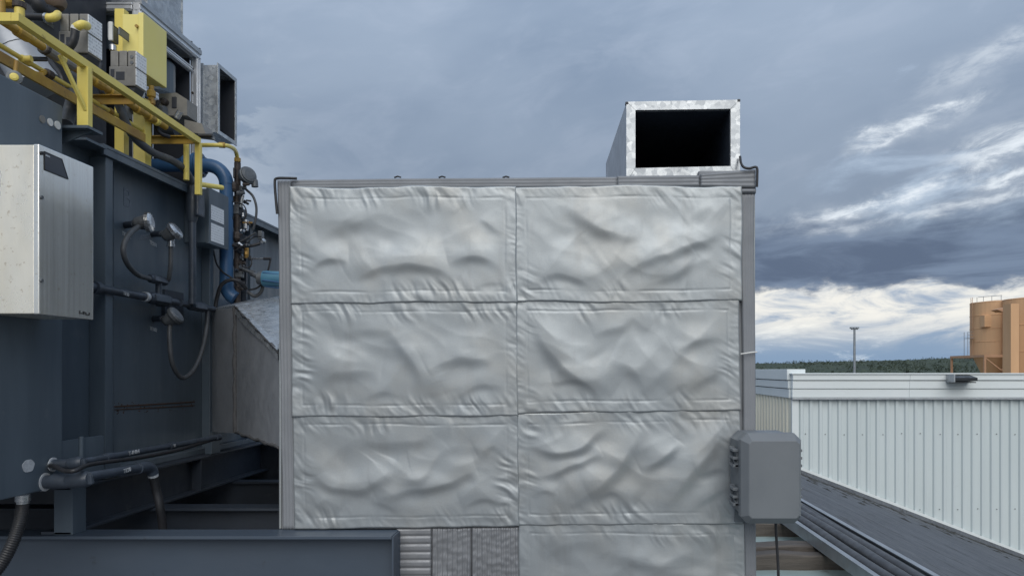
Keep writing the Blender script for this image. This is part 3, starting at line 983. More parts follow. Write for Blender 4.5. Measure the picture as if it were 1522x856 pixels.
cloth_panel('insulation_panel', ((770, 777), (1109, 776), (1110, 905), (771, 905)), R4, 700, yo=-.006)


def quilted(name, quad, lines, vertical, seed, amp=0.0035, yoff=0.0, m='trim'):
    """strip or pad with stitched grooves; lines = number of channels"""
    (x0, y0), (x1, y1), (x2, y2), (x3, y3) = quad
    k = YE / FL
    wid, hei = max(x1 - x0, x2 - x3) * k, max(y3 - y0, y2 - y1) * k
    nx, ny = max(int(wid / 0.004), 6), max(int(hei / 0.005), 6)
    if wid > 1.5:
        nx = int(wid / 0.012)
    if hei > 1.2:
        ny = int(hei / 0.012)
    u, v = np.meshgrid(np.linspace(0, 1, nx + 1), np.linspace(0, 1, ny + 1))
    U, V = u * wid, v * hei
    c = (u if vertical else v) * lines + 0.05 * vnoise(U, V, 6, 6, seed)
    fr = np.abs(c - np.round(c)) / lines * (wid if vertical else hei)
    h = amp * (1 - np.exp(-(fr / (0.0045 if amp < .008 else 0.010)) ** 2))
    sk = V if vertical else U
    h += (0.6 if amp > .008 else 0.15) * amp * vnoise(sk + 0.2 * (U if vertical else V), np.floor(c), 38, 1, seed + 1) + amp * 0.9 * vnoise(U, V, 7, 7, seed + 2)
    de = np.minimum(np.minimum(U, wid - U), np.minimum(V, hei - V))
    h += 0.008 * np.clip(de / 0.008, 0, 1) ** 0.5
    px = (x0 * (1 - u) + x1 * u) * (1 - v) + (x3 * (1 - u) + x2 * u) * v
    py = (y0 * (1 - u) + y1 * u) * (1 - v) + (y3 * (1 - u) + y2 * u) * v
    bow = 0.006 * vnoise(U, V, 1.7, 1.7, seed + 5)
    X, Z, Yp = (px - PX) * k + bow, E + (PY - py) * k + bow, YE + 0.022 + yoff - h
    rows = np.stack([X, Yp, Z], -1)
    b = B()
    back = YE + 0.042 + yoff
    P = [[tuple(p) for p in r] for r in rows]
    P = [[(q[0], back, q[2]) for q in P[0]]] + P + [[(q[0], back, q[2]) for q in P[-1]]]
    P = [[(r[0][0], back, r[0][2])] + r + [(r[-1][0], back, r[-1][2])] for r in P]
    b.grid(P)
    return build(name, b, m, enc)


quilted('edge_tape', ((409.5, 266), (431, 266), (437, 788), (418, 788)), 4, True, 1)
quilted('edge_tape', ((431.5, 266), (918, 262), (918, 278), (431.5, 280)), 3, False, 2)
quilted('edge_tape', ((918.5, 259.5), (1041, 259), (1041, 276), (918.5, 277.5)), 3, False, 3, yoff=-0.004)
quilted('edge_tape', ((1041.5, 258), (1124.5, 250), (1124.5, 279), (1041.5, 276.5)), 4, False, 4, yoff=-0.006)
quilted('edge_tape', ((1102, 286), (1123, 286), (1126, 905), (1109, 905)), 4, True, 5, yoff=0.001)
quilted('edge_tape', ((1101.5, 279.5), (1125, 279.5), (1124.5, 286.5), (1101.5, 286.5)), 1, False, 6, yoff=-0.010)
# the flaps that fold over the top and down the sides
k = YE / FL
fb = B()
fb.box((F(411, 0, YE).x, YE + 0.03, F(0, 268, YE).z - 0.02), (F(1124, 0, YE).x, YE + 1.56, F(0, 266.5, YE).z), 0.006)
build('top_flap', fb, 'trim', enc)
fb = B()
fb.box((F(1040, 0, YE).x, YE + 0.03, zt - 0.01), (F(1124, 0, YE).x, YE + 0.6, F(0, 251, YE).z), 0.008)
build('corner_flap', fb, 'trim', enc)
for x_ in (xl - 0.004, xr - 0.006):
    build('side_blanket', B().box((x_, YE + 0.03, FZ + 0.001 if x_ < 0 else 0.01), (x_ + 0.012, YE + 1.57, zt + 0.005), 0.004), 'fabric', enc)
# black binding round two corners of the top edge
bp = curve([F(412, 318, YE - .004), F(410, 296, YE - .006), F(408.5, 272, YE - .008), F(411, 265.6, YE - .008), F(425, 265, YE - .008), F(441, 265.5, YE - .006)], 6)
build('binding', B().tube(bp, 0.0065, 8), 'black', enc)
bp = curve([F(1100, 233, YE + .04), F(1101.5, 243, YE + .01), F(1106, 249, YE - .008), F(1114, 250.5, YE - .01), F(1124.5, 249, YE - .01), F(1125.5, 262, YE - .008), F(1125, 278, YE - .006)], 6)
build('binding', B().tube(bp, 0.006, 8), 'black', enc)
for px in (591, 657, 752):
    bt = B().tube([F(px - 5, 264.2, YE + .02), F(px, 262.4, YE + .02), F(px + 5, 263.8, YE + .02)], 0.004, 6)
    build('tie_wire', bt, 'black', enc)
build('tie_strap', B().tube(curve([F(1101, 526, YE - .004), F(1108, 525, YE - .008), F(1118, 523.5, YE - .006), F(1125, 523, YE)], 4), 0.004, 6), 'white', enc)
# quilted pads at the foot
quilted('quilted_pad', ((588, 785), (640, 785), (639, 905), (588, 905)), 10, False, 11, 0.0065, 0.004, 'quilt')
quilted('quilted_pad', ((640.5, 785), (700, 785), (699, 905), (640, 905)), 8, True, 12, 0.009, 0.006, 'quilt')
quilted('quilted_pad', ((700, 785), (771, 784), (772, 905), (699.5, 905)), 10, True, 13, 0.010, 0.003, 'quilt')

# ------------------------------------------------------------------ duct standing on the enclosure
YD = 3.56
zdeck = F(0, 266.5, YE).z
du = thing('square_duct', 'galvanised rectangular duct with taped rim opening above the silver enclosure', 'duct', (0.53, 4.0, zdeck))
YB = 4.66
fo = [F(931, 151.5, YD), F(1100, 148.5, YD), F(1100, 258, YD), F(931, 258, YD)]
for p in fo[2:]:
    p.z = zdeck + 0.002
fi = [F(944.5, 164, YD), F(1086, 162, YD), F(1086, 247, YD), F(944.5, 250, YD)]
bo = [Vector((0.215, YB, F(0, 243, YB).z)), Vector((0.80, YB, F(0, 243, YB).z)), Vector((0.80, YB, zdeck + 0.002)), Vector((0.215, YB, zdeck + 0.002))]
names = ('rim_strip',) * 4
for i in range(4):
    j = (i + 1) % 4
    cen = sum(fo, Vector()) / 4
    q = [fo[i], fo[j], fi[j], fi[i]]
    mid = sum(q, Vector()) / 4
    q = [mid + (p - mid) * 0.996 for p in q]
    build('rim_strip', B().prism(q, (0, 0.03, 0)), 'galv', du)
sidep = B()
for a, b_ in ((0, 1), (1, 2), (3, 0), (2, 3)):
    off = Vector((0, 0.031, 0))
    q = [fo[a] + off, fo[b_] + off, bo[b_], bo[a]]
    cen2 = (sum(fo, Vector()) / 4 + sum(bo, Vector()) / 4) / 2
    n_ = (q[1] - q[0]).cross(q[3] - q[0]).normalized()
    if n_.dot(cen2 - q[0]) < 0:
        n_ = -n_
    build('side_sheet', B().prism(q, n_ * 0.012), 'galv_dull', du)
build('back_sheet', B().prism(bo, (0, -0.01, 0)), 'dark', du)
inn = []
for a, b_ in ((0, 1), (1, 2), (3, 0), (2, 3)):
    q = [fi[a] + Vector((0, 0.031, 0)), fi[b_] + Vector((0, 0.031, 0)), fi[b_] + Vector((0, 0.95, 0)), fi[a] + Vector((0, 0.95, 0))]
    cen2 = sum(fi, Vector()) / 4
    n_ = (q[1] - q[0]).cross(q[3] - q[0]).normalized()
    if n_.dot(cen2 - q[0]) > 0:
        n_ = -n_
    build('shade_liner', B().prism(q, n_ * 0.006), 'steel_dk', du)  # inner walls coloured dark to deepen the shade in the duct
for cpt in ((1098.5, 149), (932, 153)):
    c = F(cpt[0], cpt[1], YD)
    build('corner_cap', B().box(c + Vector((-.008, -.003, -.008)), c + Vector((.006, .02, .004)), 0.002), 'tape', du)

# ------------------------------------------------------------------ grey junction box at the enclosure's corner
jb = thing('junction_box', 'grey plastic junction box with chamfered cover beside the silver enclosure', 'junction box', (0.88, 3.38, F(0, 780, 3.22).z))
YF = 3.22


def octa(x0, x1, z0, z1, c, y):
    return [Vector(p) for p in ((x0 + c, y, z0), (x1 - c, y, z0), (x1, y, z0 + c), (x1, y, z1 - c), (x1 - c, y, z1), (x0 + c, y, z1), (x0, y, z1 - c), (x0, y, z0 + c))]


x0, x1 = F(1104, 0, YF).x, F(1193, 0, YF).x
z1, z0 = F(0, 645, YF).z, F(0, 779, YF).z
b = B().loft([octa(x0 + 0.004, x1 - 0.004, z0 + 0.004, z1 - 0.004, 0.035, YE - 0.012), octa(x0 + 0.004, x1 - 0.004, z0 + 0.004, z1 - 0.004, 0.035, YF + 0.075)])
build('body', b, 'jb', jb)
b = B().loft([octa(x0 - 0.002, x1 + 0.002, z0 - 0.002, z1 + 0.002, 0.030, YF + 0.074), octa(x0 - 0.002, x1 + 0.002, z0 - 0.002, z1 + 0.002, 0.030, YF + 0.030),
              octa(x0 + 0.026, x1 - 0.012, z0 + 0.024, z1 - 0.028, 0.014, YF + 0.002), octa(x0 + 0.030, x1 - 0.015, z0 + 0.027, z1 - 0.031, 0.012, YF)])
lid = build('cover', b, 'jb', jb)
build('gasket', B().loft([octa(x0 + 0.0015, x1 - 0.0015, z0 + 0.0015, z1 - 0.0015, 0.0325, YF + 0.0742), octa(x0 + 0.0015, x1 - 0.0015, z0 + 0.0015, z1 - 0.0015, 0.0325, YF + 0.079)]), 'black', jb)
for zc in (F(0, 684, YF).z, F(0, 743, YF).z):
    for sx_, xx in ((-1, x0), (1, x1)):
        b = B()
        for kk in (-1, 0, 1):
            zz = zc + kk * 0.034
            b.box((xx - 0.001 * sx_, YF + 0.080, zz - 0.006), (xx + 0.024 * sx_, YF + 0.170, zz + 0.006), 0.002)
        b.box((xx - 0.001 * sx_, YF + 0.16, zc - 0.045), (xx + 0.022 * sx_, YF + 0.172, zc + 0.045), 0.002)
        b.prism([(xx, YF + 0.08, zc - 0.04), (xx, YF + 0.16, zc - 0.006), (xx, YF + 0.16, zc + 0.006), (xx, YF + 0.08, zc - 0.028)], (0.014 * sx_, 0, 0))
        b.box((xx - 0.0005 * sx_, YF + 0.09, zc - 0.030), (xx + 0.004 * sx_, YF + 0.155, zc + 0.030))
        build('latch', b, 'jb', jb)
build('mounting_bracket', B().box((F(1092, 0, YE).x, YE - 0.013, F(0, 650, YE).z), (F(1120, 0, YE).x, YE + 0.012, F(0, 775, YE).z)), 'jb', jb)
build('cable_gland', B().cyl((F(1153, 0, 3.40).x, 3.40, z0 + 0.006), (F(1153, 0, 3.40).x, 3.40, z0 - 0.02), 0.014, 10), 'black', jb)
# ================================================================== STEEL PLATFORM BEAMS
def ibeam_x(x0, x1, yf, yb, top, label, web_m, h=0.385, group='steel beams of the platform'):
    t = thing('steel_beam', label, 'beam', ((x0 + x1) / 2, (yf + yb) / 2, top - h), group)
    yc = (yf + yb) / 2
    build('top_flange', B().box((x0, yf, top - 0.014), (x1, yb, top), 0.002), web_m, t)
    build('web', B().box((x0 + 0.001, yc - 0.006, top - h + 0.0142), (x1 - 0.001, yc + 0.006, top - 0.0142)), web_m, t)
    build('bottom_flange', B().box((x0, yf, top - h), (x1, yb, top - h + 0.014), 0.002), web_m, t)
    return t


H_ = FZ - 0.002
b1 = ibeam_x(-3.6, F(587, 0, 3.44).x, 3.375, 3.525, FZ, 'slate blue steel beam in front, its end against the quilted pads', 'beam', H_)
build('end_plate', B().box((F(587, 0, 3.44).x + 0.0005, 3.38, FZ - H_ + 0.01), (F(587, 0, 3.44).x + 0.008, 3.52, FZ - 0.004)), 'beam', b1)
ibeam_x(-3.6, 0.6, 4.06, 4.20, FZ - 0.001, 'dark steel cross beam lying next behind the front beam', 'steel_dk', H_)
ibeam_x(-3.6, 0.6, 5.02, 5.14, FZ - 0.001, 'dark steel cross beam farthest back under the oven', 'steel_dk', H_)
XI = -2.30
t = thing('carrier_beam', 'dark steel carrier beam running back under the slate oven, on the cross beams', 'beam', (XI - .07, 5.2, FZ + 0.001), 'steel beams of the platform')
build('bottom_flange', B().box((XI - 0.14, 3.40, FZ + 0.001), (XI, 7.1, FZ + 0.015), 0.003), 'steel_dk', t)
build('web', B().box((XI - 0.077, 3.42, FZ + 0.0152), (XI - 0.063, 7.09, FZ + 0.205)), 'steel_dk', t)
build('top_flange', B().box((XI - 0.14, 3.40, FZ + 0.2052), (XI, 7.1, FZ + 0.22), 0.003), 'steel_dk', t)
for yy in (3.44, 4.6):
    build('stiffener', B().box((XI - 0.0625, yy, FZ + 0.0155), (XI - 0.004, yy + 0.01, FZ + 0.2045)), 'steel_dk', t)

# ================================================================== OVEN
XW, XB, XC = -2.42, -2.22, -2.00
OT = E + 1.12           # oven top
OB = FZ + 0.221
ov = thing('thermal_oven', 'slate blue steel oven casing with flanged panels, carrying conduits and sensors', 'oven', (-3.3, 5.2, OB))
build('added_shade_plate', B().box((-6.0, 5.62, 0.002), (-1.46, 5.64, OB - .002)), 'steel_dk', ov)  # added plate, no real oven part: blocks back light on the deck below
build('casing', B().box((-6.0, 3.50, OB), (XW, 7.1, OT - 0.002)), 'steel', ov)
build('top_flange', B().box((XW - 0.03, 3.66, OT - 0.016), (-2.315, 7.12, OT), 0.002), 'steel', ov)
build('top_lip', B().box((-2.330, 3.665, OT - 0.05), (-2.318, 7.11, OT - 0.0165)), 'steel', ov)


def column(px_r, x_out, w, z0=OB + 0.002, z1=OT - 0.052):
    Y = FL * x_out / (px_r - PX)
    build('stiffener_column', B().box((XW + 0.0005, Y, z0), (x_out, Y + w, z1), 0.004), 'steel', ov)


column(157, -2.335, 0.06)
column(312, -2.365, 0.05)
column(372, -2.38, 0.05)
# foot angles under the columns
for px in (157, 312):
    Y = FL * -2.335 / (px - PX)
    build('foot_clip', B().box((-2.334, Y - 0.07, OB + 0.002), (-2.29, Y + 0.05, OB + 0.085), 0.003), 'steel', ov)
build('base_rail', B().box((XW + 0.0005, 3.55, OB - 0.0), (-2.37, 7.1, OB + 0.035), 0.003), 'steel', ov)
M['rust'] = mat('rust_stain', (0.10, 0.048, 0.022), 0.9, 0, (0.035, 0.028, 0.026), 22, 0.95, 0.3, 90)
build('weld_seam', B().bar(W(163, 604.5, XW + .001), W(289, 597, XW + .001), 0.006, 0.007), 'rust', ov)
build('weld_seam', B().bar(W(163, 609, XW + .001), W(289, 602.5, XW + .001), 0.005, 0.005), 'rust', ov)
rs = B()
for i in range(70):
    px = random.uniform(165, 290)
    py = 607 - (px - 163) * 0.055 + random.uniform(-8, 9)
    p = W(px, py, XW)
    s_ = random.uniform(.0015, .005)
    rs.box((XW - .0008, p.y - s_, p.z - s_ * random.uniform(.4, 1.6)), (XW + .0007, p.y + s_, p.z + s_ * .4))
build('rust_specks', rs, 'rust', ov)
for px, xo in ((168, XW + .002), (313.5, XW + .002)):
    Y = FL * XW / (px - PX)
    pts = [Vector((xo, Y, OB + .05 + (OT - OB - .12) * i / 60)) for i in range(61)]
    build('weld_bead', B().tube(pts, [.0035 + .0012 * math.sin(i * 2.4) for i in range(61)], 6), 'steel', ov)
# near control compartment
NT, NB = E + 1.15, E - 0.505
YN = FL * XB / (93 - PX)
build('control_compartment', B().box((-3.4, 2.80, NB), (XB, YN, NT), 0.006), 'steel', ov)
build('tab_plate', B().box((XB - 0.025, YN + 0.0005, E - 0.475), (XB - 0.010, YN + 0.30, E - 0.31)), 'steel', ov)
build('tie_block', B().box((-3.4, YN + 0.0005, NB + 0.05), (-2.50, 3.499, NT - 0.05)), 'steel', ov)
build('hinge_pin', B().cyl((XB - 0.005, YN + 0.13, E - 0.40), (XB - 0.005, YN + 0.13, E - 0.30), 0.011, 8), 'steel', ov)
build('end_leg', B().box((F(80, 0, 3.4).x, 3.40, FZ + 0.0002), (F(108, 0, 3.4).x, 3.495, NB + 0.03), 0.003), 'steel', ov)
for px, py, r_, m_ in ((62.5, 177.5, .016, 'valve'), (74, 182, .016, 'white'), (85, 186.5, .018, 'white')):
    p = W(px, py, XB)
    build('hole_plug', B().cyl(p - Vector((.002, 0, 0)), p + Vector((.004, 0, 0)), r_, 16), m_, ov)
p = W(42, 692, XB)
sp_ = B()
pts = [(p.x - .001, p.y + .034 * math.cos(a) * (1 + .06 * math.sin(5 * a)), p.z + .026 * math.sin(a) * (1 + .05 * math.cos(6 * a))) for a in np.linspace(0, 2 * math.pi, 22)[:-1]]
sp_.prism(pts, (0.0025, 0, 0))
build('scraped_spot', sp_, 'tag', ov)
# writing on the wall
build('chalk_letter', text_mesh('B', 0.145, W(182, 305, XW + .0005), (0, 1, 0), (0, 0, 1)), 'chalk', ov)
for s_, px, py in (('TE50A', 181, 349), ('TE501', 222, 362), ('TE502', 222, 490)):
    build('sensor_number', text_mesh(s_, 0.030, W(px, py, XW + .0005), (0, 1, -0.12), (0, 0.12, 1)), 'tag', ov)
ck = B()
for i in range(7):
    a = W(206 + i * 3.1, 357 - i * 0.4, XW)
    c = a + Vector((0, 0.03, 0.035))
    ck.bar(a, c, 0.004, 0.003)
build('chalk_scratches', ck, 'chalk', ov)
build('bracket_plate', B().box((XW - 0.02, 3.505, OT - 0.03), (-2.30, 3.66, OT - 0.018)), 'steel', ov)
build('bracket_plate', B().box((-2.50, YN + 0.03, OT - 0.055), (-2.13, 3.36, OT - 0.043)), 'steel', ov)
build('gusset', B().prism([(-2.14, 3.30, OT - 0.056), (-2.49, 3.30, OT - 0.056), (-2.49, 3.30, OT - 0.20)], (0, 0.008, 0)), 'steel', ov)

# ------------------------------------------------------------------ stainless cabinet
cb = thing('stainless_cabinet', 'brushed stainless steel control cabinet with a dark display, on the near oven compartment', 'cabinet', ((XB + XC) / 2, 2.95, E + 0.21))
Yc0, Yc1 = FL * XC / (58 - PX), FL * XC / (139 - PX)
zc1, zc0 = E + 0.848, E + 0.21
build('body', B().box((XB + 0.001, Yc0 + 0.004, zc0 + 0.002), (XC - 0.022, Yc1 - 0.002, zc1 - 0.002), 0.003), 'mill', cb)
door = build('door', B().box((XC - 0.0215, Yc0, zc0), (XC, Yc1, zc1), 0.004), 'stainless', cb)
dq = [W(65.5, 225.5, XC), W(91.5, 237, XC), W(100.8, 266.5, XC), W(65.8, 252.5, XC)]
build('display', B().prism([p - Vector((.0005, 0, 0)) for p in dq], (0.002, 0, 0)), 'glass', door)
cq = sum(dq, Vector()) / 4
for i in range(4):
    j = (i + 1) % 4
    build('display_edge', B().bar(dq[i] + Vector((.001, 0, 0)), dq[j] + Vector((.001, 0, 0)), 0.003, 0.003), 'ink', door)
build('display_print', B().bar(W(68, 231, XC + .0022), W(74, 233.5, XC + .0022), 0.002, 0.006), 'tag', door)
for py in (228, 293.5, 417):
    p = W(61, py, XC)
    build('door_screw', B().cyl(p - Vector((.001, 0, 0)), p + Vector((.006, 0, 0)), 0.007, 10), 'ink' if py == 228 else 'cast', door)
lg = B()
for (ax, ay, bx_, by) in ((118.6, 461.5, 118.4, 466.5), (120.5, 465.5, 122, 465.5), (123.5, 463, 125, 466.8), (125.2, 463.3, 123.6, 466.8), (127.4, 463.8, 127.6, 467.4), (127.6, 467.6, 132.6, 467.8), (132.8, 464.6, 132.6, 467.6)):
    lg.bar(W(ax, ay, XC + .0007), W(bx_, by, XC + .0007), 0.003, 0.0045)
build('maker_mark', lg, 'ink', door)

# ------------------------------------------------------------------ conduits on the oven wall
def lb_body(a, b_, r, t, name='conduit_body'):
    """oval fitting with a cover plate between two points"""
    a, b_ = Vector(a), Vector(b_)
    d = (b_ - a).normalized()
    L = (b_ - a).length
    o = build(name, B().tube([a, a + d * .01, a + d * .02, b_ - d * .02, b_ - d * .01, b_], [r * .8, r * 1.0, r * 1.12, r * 1.12, r, r * .8], 14), 'conduit', t)
    c = (a + b_) / 2 + Vector((r * 0.95, -r * .35, 0))
    build('cover_plate', B().bar(c - d * L * .38, c + d * L * .38, r * 1.3, r * .55, 0.004, up=(1, -.3, 0.2)), 'conduit', o)
    return o


XP = -2.33
ct = thing('rigid_conduit', 'slate painted rigid conduit run with tee fittings along the oven wall behind the cabinet', 'conduit', W(200, 436, XP))
a, b_ = W(139, 427, XP), W(316, 459.5, XP)
lerp = lambda t: a.lerp(b_, t)
d_ = (b_ - a).normalized()
pp = lambda px: a.lerp(b_, (FL * XP / (px - PX) - a.y) / (b_.y - a.y))
build('pipe', B().cyl(a - d_ * .3, pp(262), 0.0215), 'conduit', ct)
build('pipe', B().cyl(pp(268), pp(312), 0.0185), 'conduit', ct)
build('coupling', B().cyl(pp(139), pp(146), 0.032), 'conduit', ct)
build('coupling', B().cyl(pp(214), pp(218), 0.027), 'tag', ct)
lb_body(pp(221), pp(250), 0.030, ct)
lb_body(pp(281), pp(304), 0.028, ct)
build('end_cap', B().cyl(pp(304), pp(318), 0.020), 'conduit', ct)
c1 = W(236, 418, XP)
build('riser', B().cyl(pp(236), c1, 0.017), 'conduit', ct)
lb_body(W(222, 413, XP), W(247, 419, XP), 0.023, ct)
build('label_band', text_mesh('TE50', 0.024, W(183, 437.5, XP + .022), (0, 1, -0.13), (0, 0.13, 1)), 'tag', ct)
bk = W(252, 455, XW)
build('backing_plate', B().box((XW + .0005, W(240, 0, XW).y, W(250, 478, XW).z), (XW + .02, W(268, 0, XW).y, W(250, 432, XW).z)), 'steel_dk', ct)
build('wall_strap', B().box((XW + .0205, W(252, 0, XP).y - .02, pp(252).z - .03), (XP + .005, W(252, 0, XP).y + .02, pp(252).z + .03), .003), 'steel_dk', ct)

vc = thing('vertical_conduit', 'slate conduit dropping beside the labelled box, with a long inspection fitting on top', 'conduit', W(286, 447, -2.30))
build('pipe', B().cyl(W(286, 318, -2.30), W(286, 452, -2.30), 0.021), 'conduit', vc)
build('fitting', B().tube([W(287, 272, -2.30), W(287, 277, -2.30), W(287, 284, -2.30), W(287, 314, -2.30), W(286, 324, -2.30), W(286, 330, -2.30)], [.026, .030, .038, .038, .030, .024], 16), 'conduit', vc)
cp = W(294, 300, -2.262)
build('cover_plate', B().box((-2.262, cp.y - .035, W(294, 322, -2.262).z), (-2.240, cp.y + .045, W(294, 283, -2.262).z), 0.010), 'conduit', vc)
fx = curve([W(163, 120, -2.40), W(178, 160, -2.36), W(196, 200, -2.33), W(226, 226, -2.30), W(256, 239, -2.29), W(276, 254, -2.295), W(287, 276, -2.30)], 8)
one('flexible_conduit', B().tube(fx, 0.021, 12), 'hose', 'thick grey flexible conduit sweeping from the yellow rack down to the inspection fitting', 'flexible conduit')


# thermocouple heads
def sensor(base, head, face, label, hose_end=None, cap='chrome'):
    t = thing('temperature_sensor', label, 'sensor', base, 'temperature sensor heads on the oven wall')
    base, head, face = Vector(base), Vector(head), Vector(face).normalized()
    d = (head - base).normalized()
    L = (head - base).length
    build('stem', B().cyl(base, base + d * L * .5, 0.018), 'steel_dk', t)
    build('nipple', B().cyl(base + d * L * .48, base + d * L * .62, 0.014), 'chrome', t)
    build('nut', B().cyl(base + d * L * .60, base + d * L * .78, 0.019, 6), 'cast', t)
    build('head', B().lathe(head - face * .05, face, [(0, .016), (.012, .028), (.04, .036), (.062, .040)]), 'cast', t)
    build('cap', B().lathe(head + face * .0125, face, [(0, .050), (.004, .053), (.022, .053), (.030, .046), (.034, .030)], 20), cap, t)
    return t


XS = -2.30
sensor(W(186, 335, XW), W(213, 331, -2.27), (0.95, 0.22, 0.10), 'temperature sensor head with bright cap, the upper one nearer the cabinet')
sensor(W(226, 348, XW), W(254, 347, -2.27), (0.80, 0.05, 0.55), 'temperature sensor head with ribbed gland, upper one nearer the labelled box')
sensor(W(228, 474, XW), W(255, 473, -2.27), (0.80, 0.05, 0.55), 'temperature sensor head below the rigid conduit run', cap='cast')
gl = B()
for i in range(3):
    p = W(254, 357 + i * 4.5, -2.28)
    gl.cyl(p + Vector((0, 0, .012)), p - Vector((0, 0, .004)), 0.022 - .003 * (i % 2), 8)
one('cable_gland', gl, 'chrome', 'ribbed bright cable gland under the upper sensor near the labelled box', 'cable gland')
h1 = curve([W(206, 337, -2.27), W(193, 347, -2.26), W(185, 362, -2.255), W(184, 378, -2.255), W(192, 396, -2.26), W(206, 409, -2.28), W(222, 414, -2.32)], 8)
one('sensor_hose', B().tube(h1, 0.0135, 10), 'hose', 'grey flexible hose curving down from the sensor nearer the cabinet', 'hose', 'flexible hoses of the sensors')
h2 = curve([W(254, 366, -2.28), W(254, 385, -2.28), W(253, 400, -2.285), W(251, 414, -2.30), W(246, 419, -2.33)], 8)
one('sensor_hose', B().tube(h2, 0.0125, 10), 'hose', 'short grey hose hanging straight from the sensor nearer the labelled box', 'hose', 'flexible hoses of the sensors')
h3 = curve([W(253, 480, -2.28), W(252, 500, -2.27), W(255, 535, -2.26), W(264, 556, -2.255), W(275, 561, -2.255), W(290, 546, -2.27), W(302, 515, -2.29), W(308, 480, -2.32), W(308, 462, -2.33)], 8)
one('sensor_hose', B().tube(h3, 0.0130, 10), 'hose', 'long grey hose looping deep down from the lower sensor to the conduit end', 'hose', 'flexible hoses of the sensors')

# labelled electrical box
XJ = -2.26
eb = thing('labelled_box', 'slate electrical box with two white printed labels on the oven wall', 'electrical box', W(325, 365, XJ))
Ya, Yb = FL * XJ / (311 - PX), FL * XJ / (339.5 - PX)
zt_, zb_ = E + (PY - 280) / FL * Ya, E + (PY - 360.5) / FL * Ya
build('body', B().box((XW + .0006, Ya + .004, zb_), (XJ - .02, Yb, zt_), 0.004), 'steel', eb)
dr = build('cover', B().box((XJ - .0195, Ya, zb_ - .006), (XJ, Yb + .004, zt_ + .006), 0.004), 'steel', eb)
for y0_, y1_ in ((304, 329), (331, 361)):
    p0, p1 = W(313.5, y0_, XJ), W(332, y1_ + 6, XJ)
    p1.z = W(313.5, y1_ - 3, XJ).z
    build('printed_label', B().box((XJ + .0002, p0.y, p1.z), (XJ + .0018, W(332.5, 0, XJ).y, p0.z)), 'plate', dr)

# lower conduits leaving the compartment
lc = thing('lower_conduit', 'short fat slate conduit with oval fitting leaving the compartment, ending in a drop', 'conduit', F(64, 716, 3.12))
p0, p1 = F(64, 716, 3.12), F(131, 712, 3.10)
build('ring', B().cyl(p0 + Vector((-.006, 0, 0)), p0 + Vector((.012, 0, 0)), 0.062 * 0.62, 18), 'tag', lc)
build('nipple', B().cyl(p0, F(84, 715, 3.12), 0.028), 'conduit', lc)
build('nipple', B().cyl(F(80, 715, 3.12), F(104, 714, 3.12), 0.033), 'conduit', lc)
lb_body(F(100, 714, 3.12), F(134, 711, 3.10), 0.031, lc)
q0, q1 = W(131, 708, -2.02), W(221, 693, -2.02)
build('pipe', B().cyl(q0, q1, 0.0195), 'conduit', lc)
build('elbow', B().tube(curve([W(205, 696, -2.02), W(216, 693.5, -2.02), W(224, 696, -2.02), W(227, 703, -2.02)], 5), 0.026, 12), 'conduit', lc)
build('gland', B().cyl(W(227, 702, -2.02), W(228, 708, -2.02), 0.024, 8), 'tag', lc)
build('label_band', text_mesh('TE50', 0.026, W(184, 703, -2.02 + .021), (0, 1, 0.06), (0, -.06, 1)), 'tag', lc)
dcb = curve([W(227, 705, -2.02), W(233, 730, -2.015), W(238, 755, -2.0), W(242, 785, -2.0), W(243, 830, -2.0)], 6)
one('drop_cable', B().tube(dcb, 0.020, 10), 'black', 'thick black cable dropping from the lower conduit behind the front beam', 'cable')
uc = thing('upper_conduit', 'slim slate conduit with pale markings running back along the carrier beam', 'conduit', F(80, 690, 3.14))
build('ring', B().cyl(F(78, 690, 3.15), F(80, 690, 3.15), 0.030, 14), 'tag', uc)
build('nipple', B().cyl(F(80, 690, 3.15), F(106, 689, 3.15), 0.022), 'conduit', uc)
lb_body(F(101, 690, 3.15), F(124, 686, 3.14), 0.024, uc)
u0, u1 = W(120, 686.5, -2.09), W(322, 650, -2.09)
build('pipe', B().cyl(u0, u1, 0.0155), 'conduit', uc)
uu = lambda px: u0.lerp(u1, (FL * -2.09 / (px - PX) - u0.y) / (u1.y - u0.y))
for px in (160, 254, 322):
    build('coupling', B().cyl(uu(px) - Vector((0, .02, 0)), uu(px) + Vector((0, .03, 0)), 0.0195), 'conduit', uc)
build('label_band', text_mesh('T-1NR4', 0.026, uu(186) + Vector((.017, 0, -.006)), (0, 1, 0.03), (0, -.03, 1)), 'tag', uc)
build('label_band', text_mesh('TE', 0.020, uu(252) + Vector((.0205, 0, -.006)), (0, 1, 0.03), (0, -.03, 1)), 'tag', uc)
tcb = curve([F(72, 691, 3.14), F(82, 693, 3.10), F(95, 699, 3.06), W(112, 699, -2.04), W(130, 691, -2.06), W(160, 686, -2.06), W(200, 681, -2.06), W(240, 674, -2.06), W(270, 667, -2.07), W(320, 652, -2.09)], 6)
one('loose_cable', B().tube(tcb, 0.0095, 8), 'black', 'thin black cable drooping along the slim conduit', 'cable')
gd = B().cyl(F(70, 690.5, 3.15), F(77, 691.5, 3.13), 0.015, 8)
one('gland_nut', gd, 'chrome', 'small bright gland nut where the drooping cable enters the compartment', 'cable gland')
